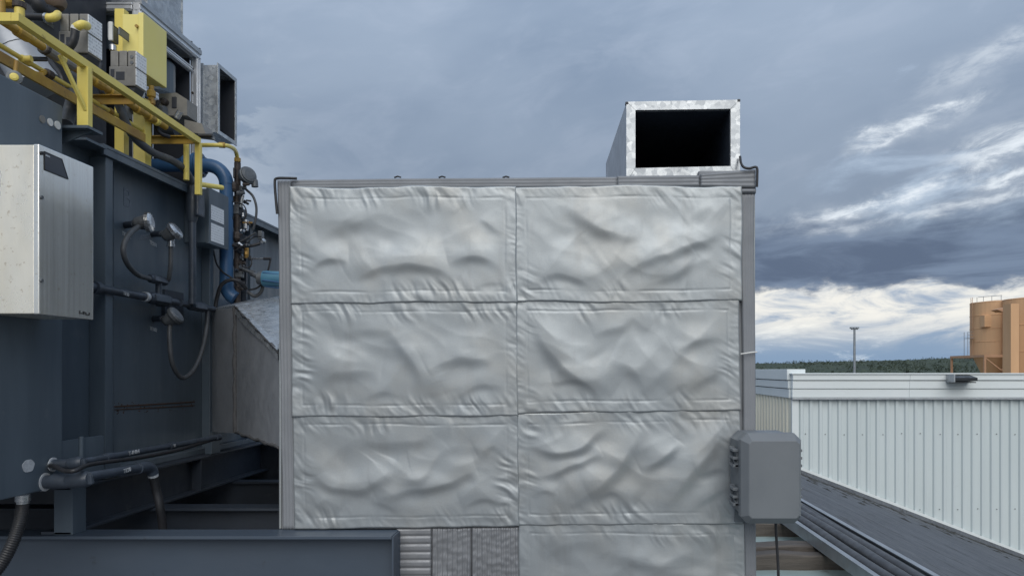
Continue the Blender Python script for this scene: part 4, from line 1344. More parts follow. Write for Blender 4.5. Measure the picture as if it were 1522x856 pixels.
# corrugated hose at the compartment's underside
hs = [F(34, 737, 2.99), F(33, 755, 2.99), F(28, 780, 2.97), F(18, 808, 2.95), F(2, 838, 2.93), F(-20, 865, 2.9)]
hs = curve(hs, 26)
rr = [0.0225 + 0.0028 * math.sin(i * 2.1) for i in range(len(hs))]
one('corrugated_hose', B().tube(hs, rr, 12), 'black', 'black corrugated hose hanging under the near oven compartment', 'hose')
hc = B().cyl(F(34, 735.5, 2.99), F(34, 744.5, 2.99), 0.027, 8)
hc.cyl(F(34, 744.4, 2.99), F(34, 748, 2.99), 0.0235, 12)
one('hose_connector', hc, 'chrome', 'bright hose connector on the underside of the near oven compartment', 'connector')

# ------------------------------------------------------------------ transition duct between oven and enclosure
td = thing('transition_duct', 'dull grey sheet metal duct joining the oven to the silver enclosure', 'duct', (-2.0, 4.3, E - 0.375))
zb = E - 0.375
A0, A1 = Vector((-2.418, 4.93, zb - .025)), Vector((-2.418, 4.93, E + .395))
B0, B1 = Vector((-2.05, 4.50, zb)), Vector((-2.05, 4.50, E + .380))
C0, C1 = Vector((-1.409, 3.56, zb + 0.005)), Vector((-1.409, 3.56, E + .085))
dn = Vector((-.55, .75, 0)) * .012
B0b, B1b = B0 + Vector((.02, -.025, 0)), B1 + Vector((.02, -.025, 0))
build('dark_sheet', B().prism([A0, B0, B1, A1], (0.008, .012, 0)), 'galv_dull', td)
build('light_sheet', B().prism([B0b, C0, C1, B1b], (0.008, .012, 0)), 'galv_dull', td)
D1, E1 = Vector((-1.409, 4.6, E + .40)), Vector((-2.0, 5.2, E + .52))
build('top_sheet', B().prism([B1b + Vector((0, -.02, .006)), C1 + Vector((-.002, -.02, .006)), D1, E1], (0, 0, .006)), 'galv', td)
build('top_sheet', B().prism([A1 + Vector((0, 0, .004)), B1b + Vector((0, .001, .010)), E1 + Vector((0, 0, .001)), Vector((-2.418, 5.4, E + .50))], (0, 0, .006)), 'galv', td)
build('bottom_sheet', B().prism([A0, B0, C0, Vector((-1.409, 5, zb)), Vector((-2.418, 5.3, zb))], (0, 0, -.008)), 'galv_dull', td)
sl = B()
pts = [B0b.lerp(B1b, i / 14) + Vector((-.004 + .003 * math.sin(i * 2.2), -.006, 0)) for i in range(15)]
sl.tube(pts, [.013 + .003 * math.sin(i * 1.9) for i in range(15)], 8)
build('sealant_bead', sl, 'tape', td)
sl = B()
pts = [B1b.lerp(C1, i / 16) + Vector((0, -.014, .004 + .005 * math.sin(i * 1.4))) for i in range(17)]
sl.tube(pts, [.006 + .0025 * math.sin(i * 2.3) for i in range(17)], 8)
build('sealant_bead', sl, 'tape', td)
pts = [B1b.lerp(C1, i / 12) + Vector((.004, -.018, -.028)) for i in range(13)]
fl_ = [[p + Vector((0, .003 * math.sin(i * 2), .020)) for i, p in enumerate(pts)], [p + Vector((0, -.006, -.012 - .010 * math.sin(i * .5))) for i, p in enumerate(pts)]]
build('foil_tape', B().grid(fl_), 'galv', td)
sl = B()
pts = [B0b.lerp(C0, i / 16) + Vector((0, -.008, .004 * math.sin(i * 1.4))) for i in range(17)]
sl.tube(pts, [.008 + .003 * math.sin(i * 2.3) for i in range(17)], 8)
build('sealant_bead', sl, 'tape', td)

# ------------------------------------------------------------------ blue pipe
YBP = 4.97
bpz = F(0, 246, YBP).z
xv = F(336.5, 0, YBP).x
rp = 0.043
pt = thing('blue_pipe', 'blue painted pipe bending down past the labelled box behind the oven wall', 'pipe', (xv, YBP, F(0, 450, YBP).z))
ar = [Vector((xv - .13 + .13 * math.sin(a), YBP, bpz - .13 + .13 * math.cos(a))) for a in np.linspace(0, math.pi / 2, 9)]
build('riser', B().tube([ar[-1] + Vector((0, 0, .002)), Vector((xv, YBP, F(0, 425, YBP).z))], rp, 20), 'blue', pt)
build('elbow', B().tube([ar[0] + Vector((-.03, 0, 0))] + ar, rp + .002, 20), 'blue', pt)
z_ = F(0, 425, YBP).z
ar2 = [Vector((xv + .09 - .09 * math.cos(a), YBP + .02 * math.sin(a), z_ - .09 * math.sin(a))) for a in np.linspace(0, math.pi / 2, 8)]
build('elbow', B().tube([Vector((xv, YBP, z_ + .03))] + ar2[:6], rp + .002, 20), 'blue', pt)
build('header', B().cyl((-3.2, YBP, bpz), (xv - .16, YBP, bpz), rp, 20), 'blue', pt)
for xx in (xv - .175, xv - .20):
    build('flange', B().cyl((xx - .011, YBP, bpz), (xx + .011, YBP, bpz), .082, 20), 'blue', pt)
bl = B()
for kx in range(8):
    a = kx * math.pi / 4 + .2
    c = Vector((xv - .187, YBP + .065 * math.cos(a), bpz + .065 * math.sin(a)))
    bl.cyl(c - Vector((.035, 0, 0)), c + Vector((.035, 0, 0)), .008, 6)
build('flange_bolts', bl, 'cast', pt)
build('header_valve', B().lathe((-2.62, YBP, bpz), (1, 0, 0), [(0, .05), (.03, .07), (.09, .07), (.12, .05)]), 'blue', pt)

# ------------------------------------------------------------------ pilot gas train beyond the blue pipe
YG = 5.02
gt = thing('gas_train', 'rusty vertical pilot gas train with regulator, wires and small valves beside the blue pipe', 'gas train', F(353, 440, YG))
G = lambda px, py, dy=0.0: F(px, py, YG + dy)
build('stack_pipe', B().cyl(G(353, 242), G(353, 452), 0.021), 'rusty', gt)
build('stack_post', B().box(G(349, 385, .05), G(368, 470, .07)), 'steel_dk', gt)
build('block', B().box(G(346, 249, -.04), G(358, 270, .05), .006), 'rusty', gt)
build('regulator_arm', B().cyl(G(354, 260), G(372, 258), .019), 'cast', gt)
rgc = G(371, 262, -.02)
build('regulator', B().lathe(rgc - Vector((.02, .0, 0)), (0.75, -.55, .25), [(-.03, .030), (-.015, .052), (0, .060), (.022, .060), (.026, .052), (.034, .052), (.040, .035)], 20), 'cast', gt)
build('regulator_foot', B().cyl(G(378, 268), G(379, 278), .022), 'cast', gt)
for px, py, w, h, m_ in ((348, 278, 8, 10, 'rusty'), (357, 281, 8, 7, 'cast'), (350, 296, 8, 7, 'brass'), (351, 312, 10, 12, 'cast'), (360, 316, 7, 8, 'steel_dk'), (352, 333, 9, 10, 'rusty'), (366, 334, 4, 12, 'chrome'), (353, 352, 12, 10, 'rusty'),
                         (363, 356, 9, 8, 'steel_dk'), (354, 372, 9, 9, 'rusty'), (366, 374, 6, 14, 'brass'), (353, 391, 10, 10, 'rusty'), (356, 408, 9, 8, 'cast'), (388, 350, 5, 11, 'cast'), (372, 385, 4, 3, 'black')):
    c = G(px, py, random.uniform(-.04, .02))
    if m_ in ('rusty', 'brass') and h >= 9:
        build('fitting', B().lathe(c - Vector((0, 0, h * .0032)), (0, 0, 1), [(0, w * .0022), (h * .0018, w * .0030), (h * .0046, w * .0030), (h * .0064, w * .0022)], 8), m_, gt)
    else:
        build('fitting', B().box(c - Vector((w * .0026, .022, h * .0026)), c + Vector((w * .0026, .022, h * .0026)), .004), m_, gt)
for i in range(26):
    px, py = 347 + random.random() * 20, 276 + i * 6.0 + random.uniform(-2, 2)
    c = G(px, py, random.uniform(-.06, .03))
    m_ = random.choice(('rusty', 'rusty', 'steel_dk', 'black', 'cast', 'cast', 'chrome'))
    k_ = random.uniform(.6, 1.2)
    dv = random.choice(((1, 0, .1), (0, 0, 1), (.7, -.5, 0), (.8, .2, -.5)))
    build('union', B().lathe(c, dv, [(0, .008 * k_), (.004, .015 * k_), (.020 * k_, .015 * k_), (.022 * k_, .010 * k_), (.044 * k_, .010 * k_)], random.choice((6, 8, 12))), m_, gt)
for pts in (((346, 300), (362, 305), (366, 320), (356, 332)), ((350, 372), (366, 362), (378, 352), (388, 352)), ((348, 320), (340, 345), (346, 368), (360, 376)), ((356, 392), (368, 398), (374, 392), (372, 380))):
    build('wire', B().tube(curve([G(a, b_, random.uniform(-.07, -.03)) for a, b_ in pts], 6), .0045, 6), 'black', gt)
build('bright_tube', B().cyl(G(361, 290, -.03), G(357, 308, -.03), .011), 'chrome', gt)
build('bright_tube', B().cyl(G(367, 327, -.03), G(367, 343, -.03), .010), 'chrome', gt)
build('tap_lever', B().bar(G(361, 331, -.05), G(375, 331, -.05), .008, .010), 'brass', gt)
build('tap_lever', B().bar(G(366, 298, -.04), G(373, 299, -.04), .010, .010), 'black', gt)
build('probe', B().cyl(G(374, 384.5), G(393, 384.5), .006), 'chrome', gt)
build('probe_plug', B().cyl(G(392, 384.5), G(403, 384.5), .010), 'black', gt)
build('side_nozzle', B().cyl(G(356, 398), G(386, 410), .011), 'cast', gt)
build('side_nozzle', B().lathe(G(372, 405), (1, 0, -.25), [(0, .012), (.006, .024), (.03, .024), (.036, .012)], 8), 'cast', gt)
build('bright_union', B().lathe(G(387, 362, -.03), (0.6, 0, .5), [(0, .010), (.01, .018), (.03, .018), (.04, .010)], 8), 'chrome', gt)
build('transformer_wire', B().tube(curve([G(366, 282), G(376, 292), G(381, 308), G(380, 326), G(376, 342)], 8), .0085, 8), 'hose', gt)
build('wire', B().tube(curve([G(344, 365, -.05), G(360, 358, -.05), G(380, 346, -.05)], 6), .006, 6), 'hose', gt)
build('wire', B().tube(curve([G(343, 364, -.05), G(358, 367, -.05), G(375, 365, -.05), G(386, 362, -.03)], 6), .011, 8), 'black', gt)
build('wire', B().tube(curve([G(402, 386), G(399, 400), G(392, 418), G(382, 428), G(370, 431)], 6), .006, 6), 'black', gt)
build('wire', B().tube(curve([G(391, 424), G(388, 434), G(379, 440), G(368, 434)], 6), .012, 8), 'hose', gt)
one('black_hose', B().tube(curve([G(320, 462, -.12), G(322, 445, -.12), G(329, 424, -.14), G(343, 416, -.14), G(357, 419, -.12), G(366, 429, -.06)], 8), .0125, 10), 'black', 'black hose arching over the foot of the blue pipe', 'hose')
one('black_wire', B().tube(curve([G(317, 372, -.1), G(322, 392, -.1), G(332, 405, -.12), G(344, 413, -.12), G(352, 424, -.06)], 8), .006, 8), 'black', 'thin black wire falling from the labelled box across the blue pipe', 'wire')
bcx = thing('blue_actuator', 'light blue ribbed cylinder with grey nose beside the silver enclosure', 'actuator', F(405, 428, 4.98))
c0, c1 = F(392, 414, 4.98), F(432, 419, 4.98)
build('barrel', B().cyl(c0, Vector((-1.412, 4.98, c1.z)), .052, 20), 'blue2', bcx)
rbs = B()
dd = (c1 - c0).normalized()
for i in range(6):
    a = i * math.pi / 3 + .3
    o_ = Vector((0, math.cos(a) * .053, math.sin(a) * .053))
    rbs.cyl(c0 + o_ + dd * .01, c0 + o_ + dd * .30, .006, 6)
build('tie_rods', rbs, 'blue', bcx)
build('nose', B().cyl(c0 - dd * .035, c0, .044, 16), 'cast', bcx)
build('stub', B().cyl(F(377, 408, 5.0), c0 - dd * .03, .016), 'cast', bcx)

# ================================================================== YELLOW GAS RACK
XR_ = -2.175
rk = thing('gas_pipe_rack', 'yellow painted steel rack carrying gas piping above the oven', 'pipe rack', (-2.25, 3.6, OT - 0.04))
ra, rbq = W(26, 28, XR_), W(295, 210, XR_)
build('rail', B().bar(ra - Vector((0, .0145, 0)), rbq, 0.030, 0.034, .002), 'yellow', rk)
build('rail', B().bar(ra + Vector((-.5, 0, 0)), ra + Vector((-.0155, 0, 0)), 0.030, 0.034, .002), 'yellow', rk)
ry = lambda px: ra.lerp(rbq, (FL * XR_ / (px - PX) - ra.y) / (rbq.y - ra.y))
p = ry(127)
build('post', B().box((p.x - .028, p.y - .016, OT - .042), (p.x + .022, p.y + .016, p.z - .016), .002), 'yellow', rk)
build('brace', B().bar(W(89, 82, -2.19), W(127.5, 164, -2.165), .014, .014, .001), 'yellow', rk)
for px, x_in in ((205, -2.46), (293, -2.52)):
    p = ry(px)
    b = B()
    b.box((x_in, p.y - .006, p.z - .022), (XR_ - .016, p.y + .002, p.z + .014))
    b.box((x_in, p.y - .03, p.z + .0142), (XR_ - .016, p.y + .002, p.z + .019))
    build('cross_member', b, 'yellow_old', rk)
p = ry(295)
build('post', B().box((p.x - .016, p.y - .013, OT - .1), (p.x + .016, p.y + .013, p.z - .0165), .002), 'yellow', rk)
build('post', B().box((F(201, 0, 4.1).x, 4.08, OT + .0005), (F(219, 0, 4.1).x, 4.14, F(0, 148, 4.1).z), .003), 'yellow', rk)
build('post', B().box((F(170, 0, 4.2).x, 4.20, OT + .0005), (F(184, 0, 4.2).x, 4.25, F(0, 13, 4.2).z), .003), 'yellow', rk)
la_, lb_ = W(-30, 68, -2.30), W(215, 206, -2.30)
build('lower_rail', B().bar(la_, lb_, 0.012, 0.045, .002), 'yellow_old', rk)
build('lower_rail_lip', B().bar(la_ + Vector((-.028, 0, .020)), lb_ + Vector((-.028, 0, .020)), 0.042, 0.006), 'yellow_old', rk)
build('standpipe', B().cyl(F(277, 213, 4.36), F(277, 268, 4.36), .016), 'yellow', rk)


def pipe_run(name, pts, r, label, m='yellow_old', bends=4, fits=(), parent=None):
    t = thing(name, label, 'gas pipe', pts[0], 'yellow gas pipes on the rack')
    build('pipe', B().tube(pts, r, 14), m, t)
    for i, (p, d, L, k_, mm) in enumerate(fits):
        d = Vector(d).normalized()
        build('coupling', B().lathe(p - d * L / 2, d, [(0, r * 1.1), (L * .1, r * k_), (L * .9, r * k_), (L, r * 1.1)], 12), mm, t)
    return t


yd = (0, 1, 0)
g1 = lambda px: W(px, 46 + (px - 26) * (188 - 46) / (245 - 26) + 0.0, -2.33)
ga, gb = W(26, 46, -2.33), W(246, 189, -2.33)
gy = lambda px: ga.lerp(gb, (FL * -2.33 / (px - PX) - ga.y) / (gb.y - ga.y))
pipe_run('gas_header', [ga + (ga - gb) * .3, gb], 0.0175, 'yellow gas header pipe with rusty couplings just under the upper rack rail',
         fits=[(gy(33), yd, .075, 1.35, 'yellow_old'), (gy(75), yd, .10, 1.5, 'valve'), (gy(66), yd, .02, 1.6, 'rusty'), (gy(88), yd, .05, 1.4, 'yellow'), (gy(100), yd, .07, 1.45, 'valve'), (gy(146), yd, .08, 1.4, 'yellow_old'), (gy(166), yd, .05, 1.5, 'yellow_old'),
               (gy(206), yd, .05, 1.45, 'yellow_old'), (gy(222), yd, .03, 1.5, 'yellow_old'), (gy(232), yd, .03, 1.45, 'yellow')])
ha, hb = W(0, 68, -2.37), W(222, 200, -2.37)
hy = lambda px: ha.lerp(hb, (FL * -2.37 / (px - PX) - ha.y) / (hb.y - ha.y))
pipe_run('pilot_line', [ha + (ha - hb) * .25, hb], 0.0105, 'thin yellow pilot gas line above the lower rack rail', 'yellow', fits=[(hy(38), yd, .06, 1.6, 'yellow'), (hy(72), yd, .04, 2.0, 'rusty'), (hy(164), yd, .03, 1.5, 'yellow_old'), (hy(218), yd, .05, 1.7, 'yellow_old')])
zq = F(0, 217, 4.62).z
pl = [F(298, 216, 4.62), F(325, 216, 4.64), F(338, 217, 4.7), F(347, 221, 4.85), F(350.5, 226, 4.97), F(352.5, 234, 5.02), F(353, 246, 5.02)]
pipe_run('outlet_pipe', curve(pl, 4), 0.0130, 'slim yellow pipe bending from the rack end down into the gas train', 'yellow', fits=[(F(330, 216, 4.66), (1, .2, 0), .04, 1.4, 'yellow_old'), (F(353, 238, 5.02), (0, 0, 1), .03, 1.6, 'yellow_old')])
pipe_run('low_outlet_pipe', [F(296, 274, 4.40), F(330, 279, 4.60)], 0.015, 'short yellow pipe stub low behind the rack end post', 'yellow')
pipe_run('upper_header', [F(-20, 3, 3.3), F(30, 3, 3.3)], 0.022, 'yellow pipe with rusty unions at the top of the rack', 'yellow_old',
         fits=[(F(15, 3, 3.3), (1, 0, 0), .05, 1.4, 'yellow_old')])
pipe_run('header_drop', [F(29, 2, 3.3), F(29, 24, 3.3)], 0.020, 'short yellow drop pipe meeting the near rack rail', 'yellow', fits=[(F(28.5, 8, 3.3), (0, 0, 1), .03, 1.35, 'rusty')])
pipe_run('side_drop', [F(2, 0, 3.25), F(2, 24, 3.25)], 0.016, 'rusty yellow drop pipe at the outer end of the rack rail', 'yellow_old')
pipe_run('valve_riser', [F(225, 128, 4.15), F(225, 175, 4.15)], 0.014, 'yellow riser with hex unions under the yellow control box', 'yellow_old', fits=[(F(225, 140, 4.15), (0, 0, 1), .04, 1.6, 'yellow_old'), (F(225, 152, 4.15), (0, 0, 1), .03, 1.5, 'brass')])

# hand valve and gauge below the lower rail
gaug = thing('dial_gauge', 'round dark gauge with yellow cap hanging under the lower rack rail', 'gauge', F(22, 125, 3.0))
gc = F(22, 117, 2.98)
build('case', B().lathe(gc, (.5, -.85, 0), [(-.02, .022), (0, .028), (.014, .028), (.016, .020)], 18), 'cast', gaug)
build('cap', B().lathe(gc + Vector((.5, -.85, 0)).normalized() * .0162, (.5, -.85, 0), [(0, .016), (.006, .015), (.009, .008)], 14), 'yellow', gaug)
build('stem', B().cyl(gc, gc + Vector((0, .01, .075)), .008), 'yellow_old', gaug)
hv = B().bar(W(44, 107, -2.33), W(64, 111, -2.33), .012, .014, .003)
hv.cyl(W(62, 110, -2.34), hy(66), .012)
one('valve_lever', hv, 'yellow_old', 'yellow lever of a small hand valve on the pilot line', 'valve lever')
jt = B().cyl(hy(34) + Vector((0, 0, .0)), F(47, 88, 3.2), .014)
one('pipe_tee', jt, 'yellow', 'yellow tee stub branching from the thin pilot line', 'pipe fitting')
one('black_tube', B().cyl(F(45, 88, 3.21), F(68, 88.5, 3.3), .010), 'black', 'short black tube joining the yellow tee to the header', 'tube')
el = B().tube(curve([F(70, 27.5, 3.45), F(77, 27, 3.45), F(83, 25, 3.48), F(86, 22, 3.56)], 5), .019, 12)
one('pipe_elbow', el, 'yellow', 'yellow elbow with bright collar at the end of a black hose', 'pipe fitting')
one('collar', B().cyl(F(67.5, 26.5, 3.45), F(71, 27, 3.45), .021, 12), 'chrome', 'bright collar between the black hose and the yellow elbow', 'pipe fitting')
one('feed_hose', B().cyl(F(30, 25, 3.45), F(67.5, 26.5, 3.45), .017), 'black', 'straight black hose feeding the yellow elbow', 'hose')


# ------------------------------------------------------------------ valve actuators
def actuator(px0, px1, px2, py0, py1, X, label):
    Ya_ = FL * X / (px1 - PX)
    Yb_ = FL * X / (px2 - PX)
    xa = F(px0, 0, Ya_).x
    zt_, zb_ = F(0, py0, Ya_).z, F(0, py1, Ya_).z
    zm = zt_ * .55 + zb_ * .45
    w = X - xa
    t = thing('valve_actuator', label, 'actuator', ((xa + X) / 2, (Ya_ + Yb_) / 2, zb_ - .03), 'gas valve actuators on the rack')
    build('body', B().box((xa, Ya_, zb_), (X - .004, Yb_, zm), .005), 'valve', t)
    for i in range(3):
        x0_ = xa + w * (.03 + i * .325)
        build('top_block', B().box((x0_, Ya_ + .004, zm - .001), (x0_ + w * .29, Yb_ - .004, zt_), .005), 'valve', t)
    build('recess_shade', B().box((xa + w * .06, Ya_ - .001, zb_ + (zm - zb_) * .45), (xa + w * .20, Ya_ + .004, zb_ + (zm - zb_) * .85)), 'dark', t)  # raised dark plates, their colour stands in for the shade of recesses
    build('recess_shade', B().box((xa + w * .26, Ya_ - .001, zb_ + (zm - zb_) * .30), (xa + w * .58, Ya_ + .004, zb_ + (zm - zb_) * .72)), 'dark', t)
    for dzz in (.25, .6):
        c = Vector((xa + w * .83, Ya_ + .004, zm + (zt_ - zm) * dzz))
        build('knockout', B().cyl(c, c - Vector((0, .003, 0)), .009, 12), 'cast', t)
    build('foot', B().prism([(xa + w * .3, Ya_ + .01, zb_ - .0005), (X - .006, Ya_ + .01, zb_ - .0005), (X - .03, Ya_ + .01, zb_ - .05), (xa + w * .5, Ya_ + .01, zb_ - .05)], (0, Yb_ - Ya_ - .02, 0)), 'dark', t)
    for a_, b__ in ((.53, .98), (.04, .49)):
        build('label_plate', B().box((X - .0035, Ya_ + .002, zb_ + (zt_ - zb_) * a_), (X + .001, Yb_ - .002, zb_ + (zt_ - zb_) * b__), .001), 'plate', t)
    build('spindle', B().cyl(((xa + X) / 2, (Ya_ + Yb_) / 2, zb_ - .045), ((xa + X) / 2, (Ya_ + Yb_) / 2, zb_ - .16), .018), 'cast', t)
    return t


actuator(87, 131, 152, 20, 79, -2.30, 'grey valve actuator with printed plates and a yellow elbow plugged into it')
actuator(162, 202, 218, 75, 128, -2.30, 'grey valve actuator with printed plates beside the yellow control box')
el = B().tube(curve([F(113, 42, 3.46), F(117, 39, 3.45), F(123, 37, 3.46), F(129, 39, 3.50)], 5), .020, 12)
one('plug_elbow', el, 'yellow', 'yellow plug elbow on the front of the first actuator', 'pipe fitting')
one('plug_collar', B().cyl(F(113.5, 40.5, 3.455), F(112, 45, 3.455), .021, 12), 'white', 'white collar below the yellow plug elbow', 'pipe fitting')
one('plug_hose', B().tube(curve([F(112, 44.5, 3.455), F(111, 55, 3.455), F(108, 64, 3.455), F(102, 72, 3.46), F(92, 80, 3.5)], 6), .018, 12), 'black', 'black hose curving down from the yellow plug elbow', 'hose')
# third, smaller valve body
v3 = thing('gas_valve', 'small grey gas valve block with red wire, below the yellow control box', 'gas valve', F(257, 175, 4.36))
build('body', B().prism([F(236, 172, 4.36), F(236, 140, 4.36), F(262, 138, 4.36), F(278, 148, 4.36), F(278, 172, 4.36)], (0, .12, 0)), 'valve', v3)
build('dark_port', B().box(F(255, 144, 4.355), F(264, 162, 4.37), .003), 'dark', v3)
build('knob', B().lathe(F(246, 153, 4.36), (0, -1, 0), [(0, .022), (.03, .020), (.035, .012)], 12), 'rusty', v3)
build('fitting', B().cyl(F(262, 176, 4.33), F(268, 166, 4.33), .018), 'chrome', v3)
build('base', B().prism([F(274, 196, 4.36), F(274, 178, 4.36), F(300, 184, 4.36), F(306, 200, 4.36)], (0, .12, 0)), 'valve', v3)
build('coil', B().cyl(F(238, 190, 4.36), F(262, 192, 4.36), .04), 'steel_dk', v3)
build('arm', B().cyl(F(296, 202, 4.36), F(316, 202, 4.36), .012), 'black', v3)

# yellow control box with grey conduit fittings
XY = -2.35
yb = thing('yellow_control_box', 'yellow painted steel box on a post in front of the aluminium frame', 'control box', W(230, 120, XY))
Ya, Yb = FL * XY / (213 - PX), FL * XY / (248 - PX)
zt_, zb_ = F(0, 20, Ya).z, F(0, 105, Ya).z
build('body', B().box((F(180, 0, Ya).x, Ya + .012, zb_), (XY - .03, Yb - .003, zt_), .003), 'yellow_box', yb)
build('door', B().box((XY - .0295, Ya, zb_ - .008), (XY, Yb, zt_ + .004), .004), 'yellow_box', yb)
p = F(204, 40, Ya)
build('latch', B().cyl(p + Vector((0, .012, 0)), p + Vector((0, -.010, 0)), .009, 10), 'yellow_old', yb)
cf = thing('conduit_body', 'grey conduit body with pale oblong cover beside the yellow control box', 'conduit fitting', F(166, 75, 3.98))
build('body', B().box(F(160, 33, 3.98), F(176, 68, 4.06), .010), 'cast', cf)
build('cover', B().box(F(160.5, 32, 3.965), F(169, 62, 3.979), .006), 'white', cf)
build('side_box', B().box(F(177, 40, 3.98), F(193, 64, 4.08), .004), 'jb', cf)
build('nut', B().cyl(F(168, 68, 4.0), F(168, 76, 4.0), .019, 8), 'chrome', cf)

# ================================================================== ALUMINIUM FRAME HOOD AND TOP DUCTS
XH = -2.60
YH0, YH1 = FL * XH / (208 - PX), FL * XH / (298 - PX)
ZH1, ZH0 = F(0, 4, YH0).z, F(0, 186, YH1).z
hd = thing('frame_hood', 'aluminium profile frame with dark interior above the oven', 'hood', (-3.4, 4.8, OT))


def profile(name, p, q, w=.045):
    b = B().bar(p, q, w, w, .002)
    p, q = Vector(p), Vector(q)
    d = (q - p).normalized()
    for ax in (Vector((1, 0, 0)), Vector((0, 1, 0)), Vector((0, 0, 1))):
        if abs(ax.dot(d)) < .5:
            for s_ in (-1, 1):
                oth = d.cross(ax)
                for k_ in (-.3, .3):
                    b.bar(p + ax * s_ * w * .5 + oth * w * k_, q + ax * s_ * w * .5 + oth * w * k_, .010, .006)
    return build(name, b, 'alu', hd)


e_ = .0225
profile('top_rail', (XH - e_, YH0, ZH1 - e_), (XH - e_, YH1, ZH1 - e_))
profile('top_rail', (-4.6, YH0 + e_, ZH1 - e_), (XH - .05, YH0 + e_, ZH1 - e_))
profile('top_rail', (-4.6, YH1 - e_, ZH1 - e_), (XH - .05, YH1 - e_, ZH1 - e_))
profile('post', (XH - e_, YH1 - e_, OT), (XH - e_, YH1 - e_, ZH1 - .048))
profile('post', (XH - e_, YH0 + e_, OT), (XH - e_, YH0 + e_, ZH1 - .048))
profile('lower_rail', (XH - e_, YH0 + .05, ZH0), (XH - e_, YH1 - .05, ZH0))
profile('mid_rail', (XH - e_ - .02, YH0 + .05, ZH1 - .13), (XH - e_ - .02, YH1 - .05, ZH1 - .13), .03)
build('side_panel', B().box((-4.6, YH0 + .06, ZH1 - .25), (XH - .07, YH0 + .075, ZH1 - .05)), 'steel', hd)
build('interior_panel', B().box((-4.6, YH0 + .30, OT), (XH - .30, YH1 - .06, ZH1 - .05)), 'dark', hd)
build('back_panel', B().box((XH - .30, YH1 - .055, OT), (XH - .05, YH1 - .047, ZH1 - .05)), 'dark', hd)
build('roof_panel', B().box((-4.6, YH0 + .05, ZH1 - .01), (XH - .05, YH1 - .05, ZH1 - .004)), 'alu', hd)
build('fan_drum', B().lathe((XH - .17, YH1 - .25, ZH0 + .10), (0, 0, 1), [(0, .10), (.02, .115), (.22, .115), (.24, .10)], 20), 'steel', hd)
build('edge_angle', B().bar((XH + .004, YH0, ZH1 + .006), (XH + .004, YH1, ZH1 + .006), .012, .03), 'galv_tray', hd)
bo_ = B()
for yy in (YH1 - .02, YH1 - .13):
    bo_.cyl((XH, yy, ZH1), (XH, yy, ZH1 + .03), .010, 6)
for kx in range(3):
    zz = ZH1 - .12 - kx * .17
    bo_.cyl((XH - .03, YH1 - .045, zz), (XH - .03, YH1 - .053, zz), .008, 6)
build('bolts', bo_, 'rusty', hd)
od = thing('outlet_duct', 'galvanised duct stub with dark side opening on the aluminium frame', 'duct', F(325, 205, 5.2))
Yo = 5.235
xa, xb_ = F(299, 0, Yo).x, F(324, 0, Yo).x
z1_, z0_ = F(0, 97, Yo).z, F(0, 197, Yo).z
Yo2 = FL * xb_ / (350 - PX)
build('front_sheet', B().box((xa, Yo, z0_), (xb_ - .002, Yo + .006, z1_)), 'galv', od)
build('top_sheet', B().box((xa, Yo + .0062, z1_ - .006), (xb_ - .002, Yo2, z1_)), 'galv', od)
build('bottom_sheet', B().box((xa, Yo + .0062, z0_), (xb_ - .002, Yo2, z0_ + .006)), 'galv', od)
build('far_sheet', B().box((xa, Yo2 - .006, z0_ + .0062), (xb_ - .002, Yo2 - .0002, z1_ - .0062)), 'galv', od)
build('shade_liner', B().box((xa + .009, Yo2 - .009, z0_ + .0064), (xb_ - .003, Yo2 - .0063, z1_ - .0064)), 'dark', od)  # dark sheets here and behind paint the shade inside the opening
build('inner_back', B().box((xa + .002, Yo + .0064, z0_ + .0064), (xa + .008, Yo2 - .0064, z1_ - .0064)), 'dark', od)
for (y0_, y1_, a_, b__) in ((Yo - .012, Yo + .016, z0_ - .012, z1_ + .012), (Yo2 - .016, Yo2 + .012, z0_ - .012, z1_ + .012)):
    build('flange', B().box((xb_ - .002, y0_, a_), (xb_ + .006, y1_, b__), .001), 'galv', od)
for (a_, b__) in ((z0_ - .012, z0_ + .016), (z1_ - .016, z1_ + .012)):
    build('flange', B().box((xb_ - .002, Yo + .0162, a_), (xb_ + .006, Yo2 - .0162, b__), .001), 'galv', od)
build('side_flange', B().box((xa - .012, Yo - .010, z0_ - .01), (xa + .02, Yo - .0005, z1_ + .01), .001), 'galv', od)
sd_ = thing('stack_duct', 'tall galvanised sheet duct rising from the aluminium frame', 'duct', (-2.9, 4.75, ZH1))
yA, yB = FL * -2.63 / (219 - PX), FL * -2.63 / (271 - PX)
build('side_sheet', B().box((-2.65, yA, ZH1 + .0005), (-2.63, yB, ZH1 + 1.3)), 'galv', sd_)
build('front_sheet', B().box((-3.6, yA, ZH1 + .0005), (-2.6505, yA + .02, ZH1 + 1.3)), 'galv', sd_)
build('seam', B().bar((-2.629, yB - .004, ZH1 + .001), (-2.629, yB - .004, ZH1 + 1.3), .008, .006), 'galv', sd_)
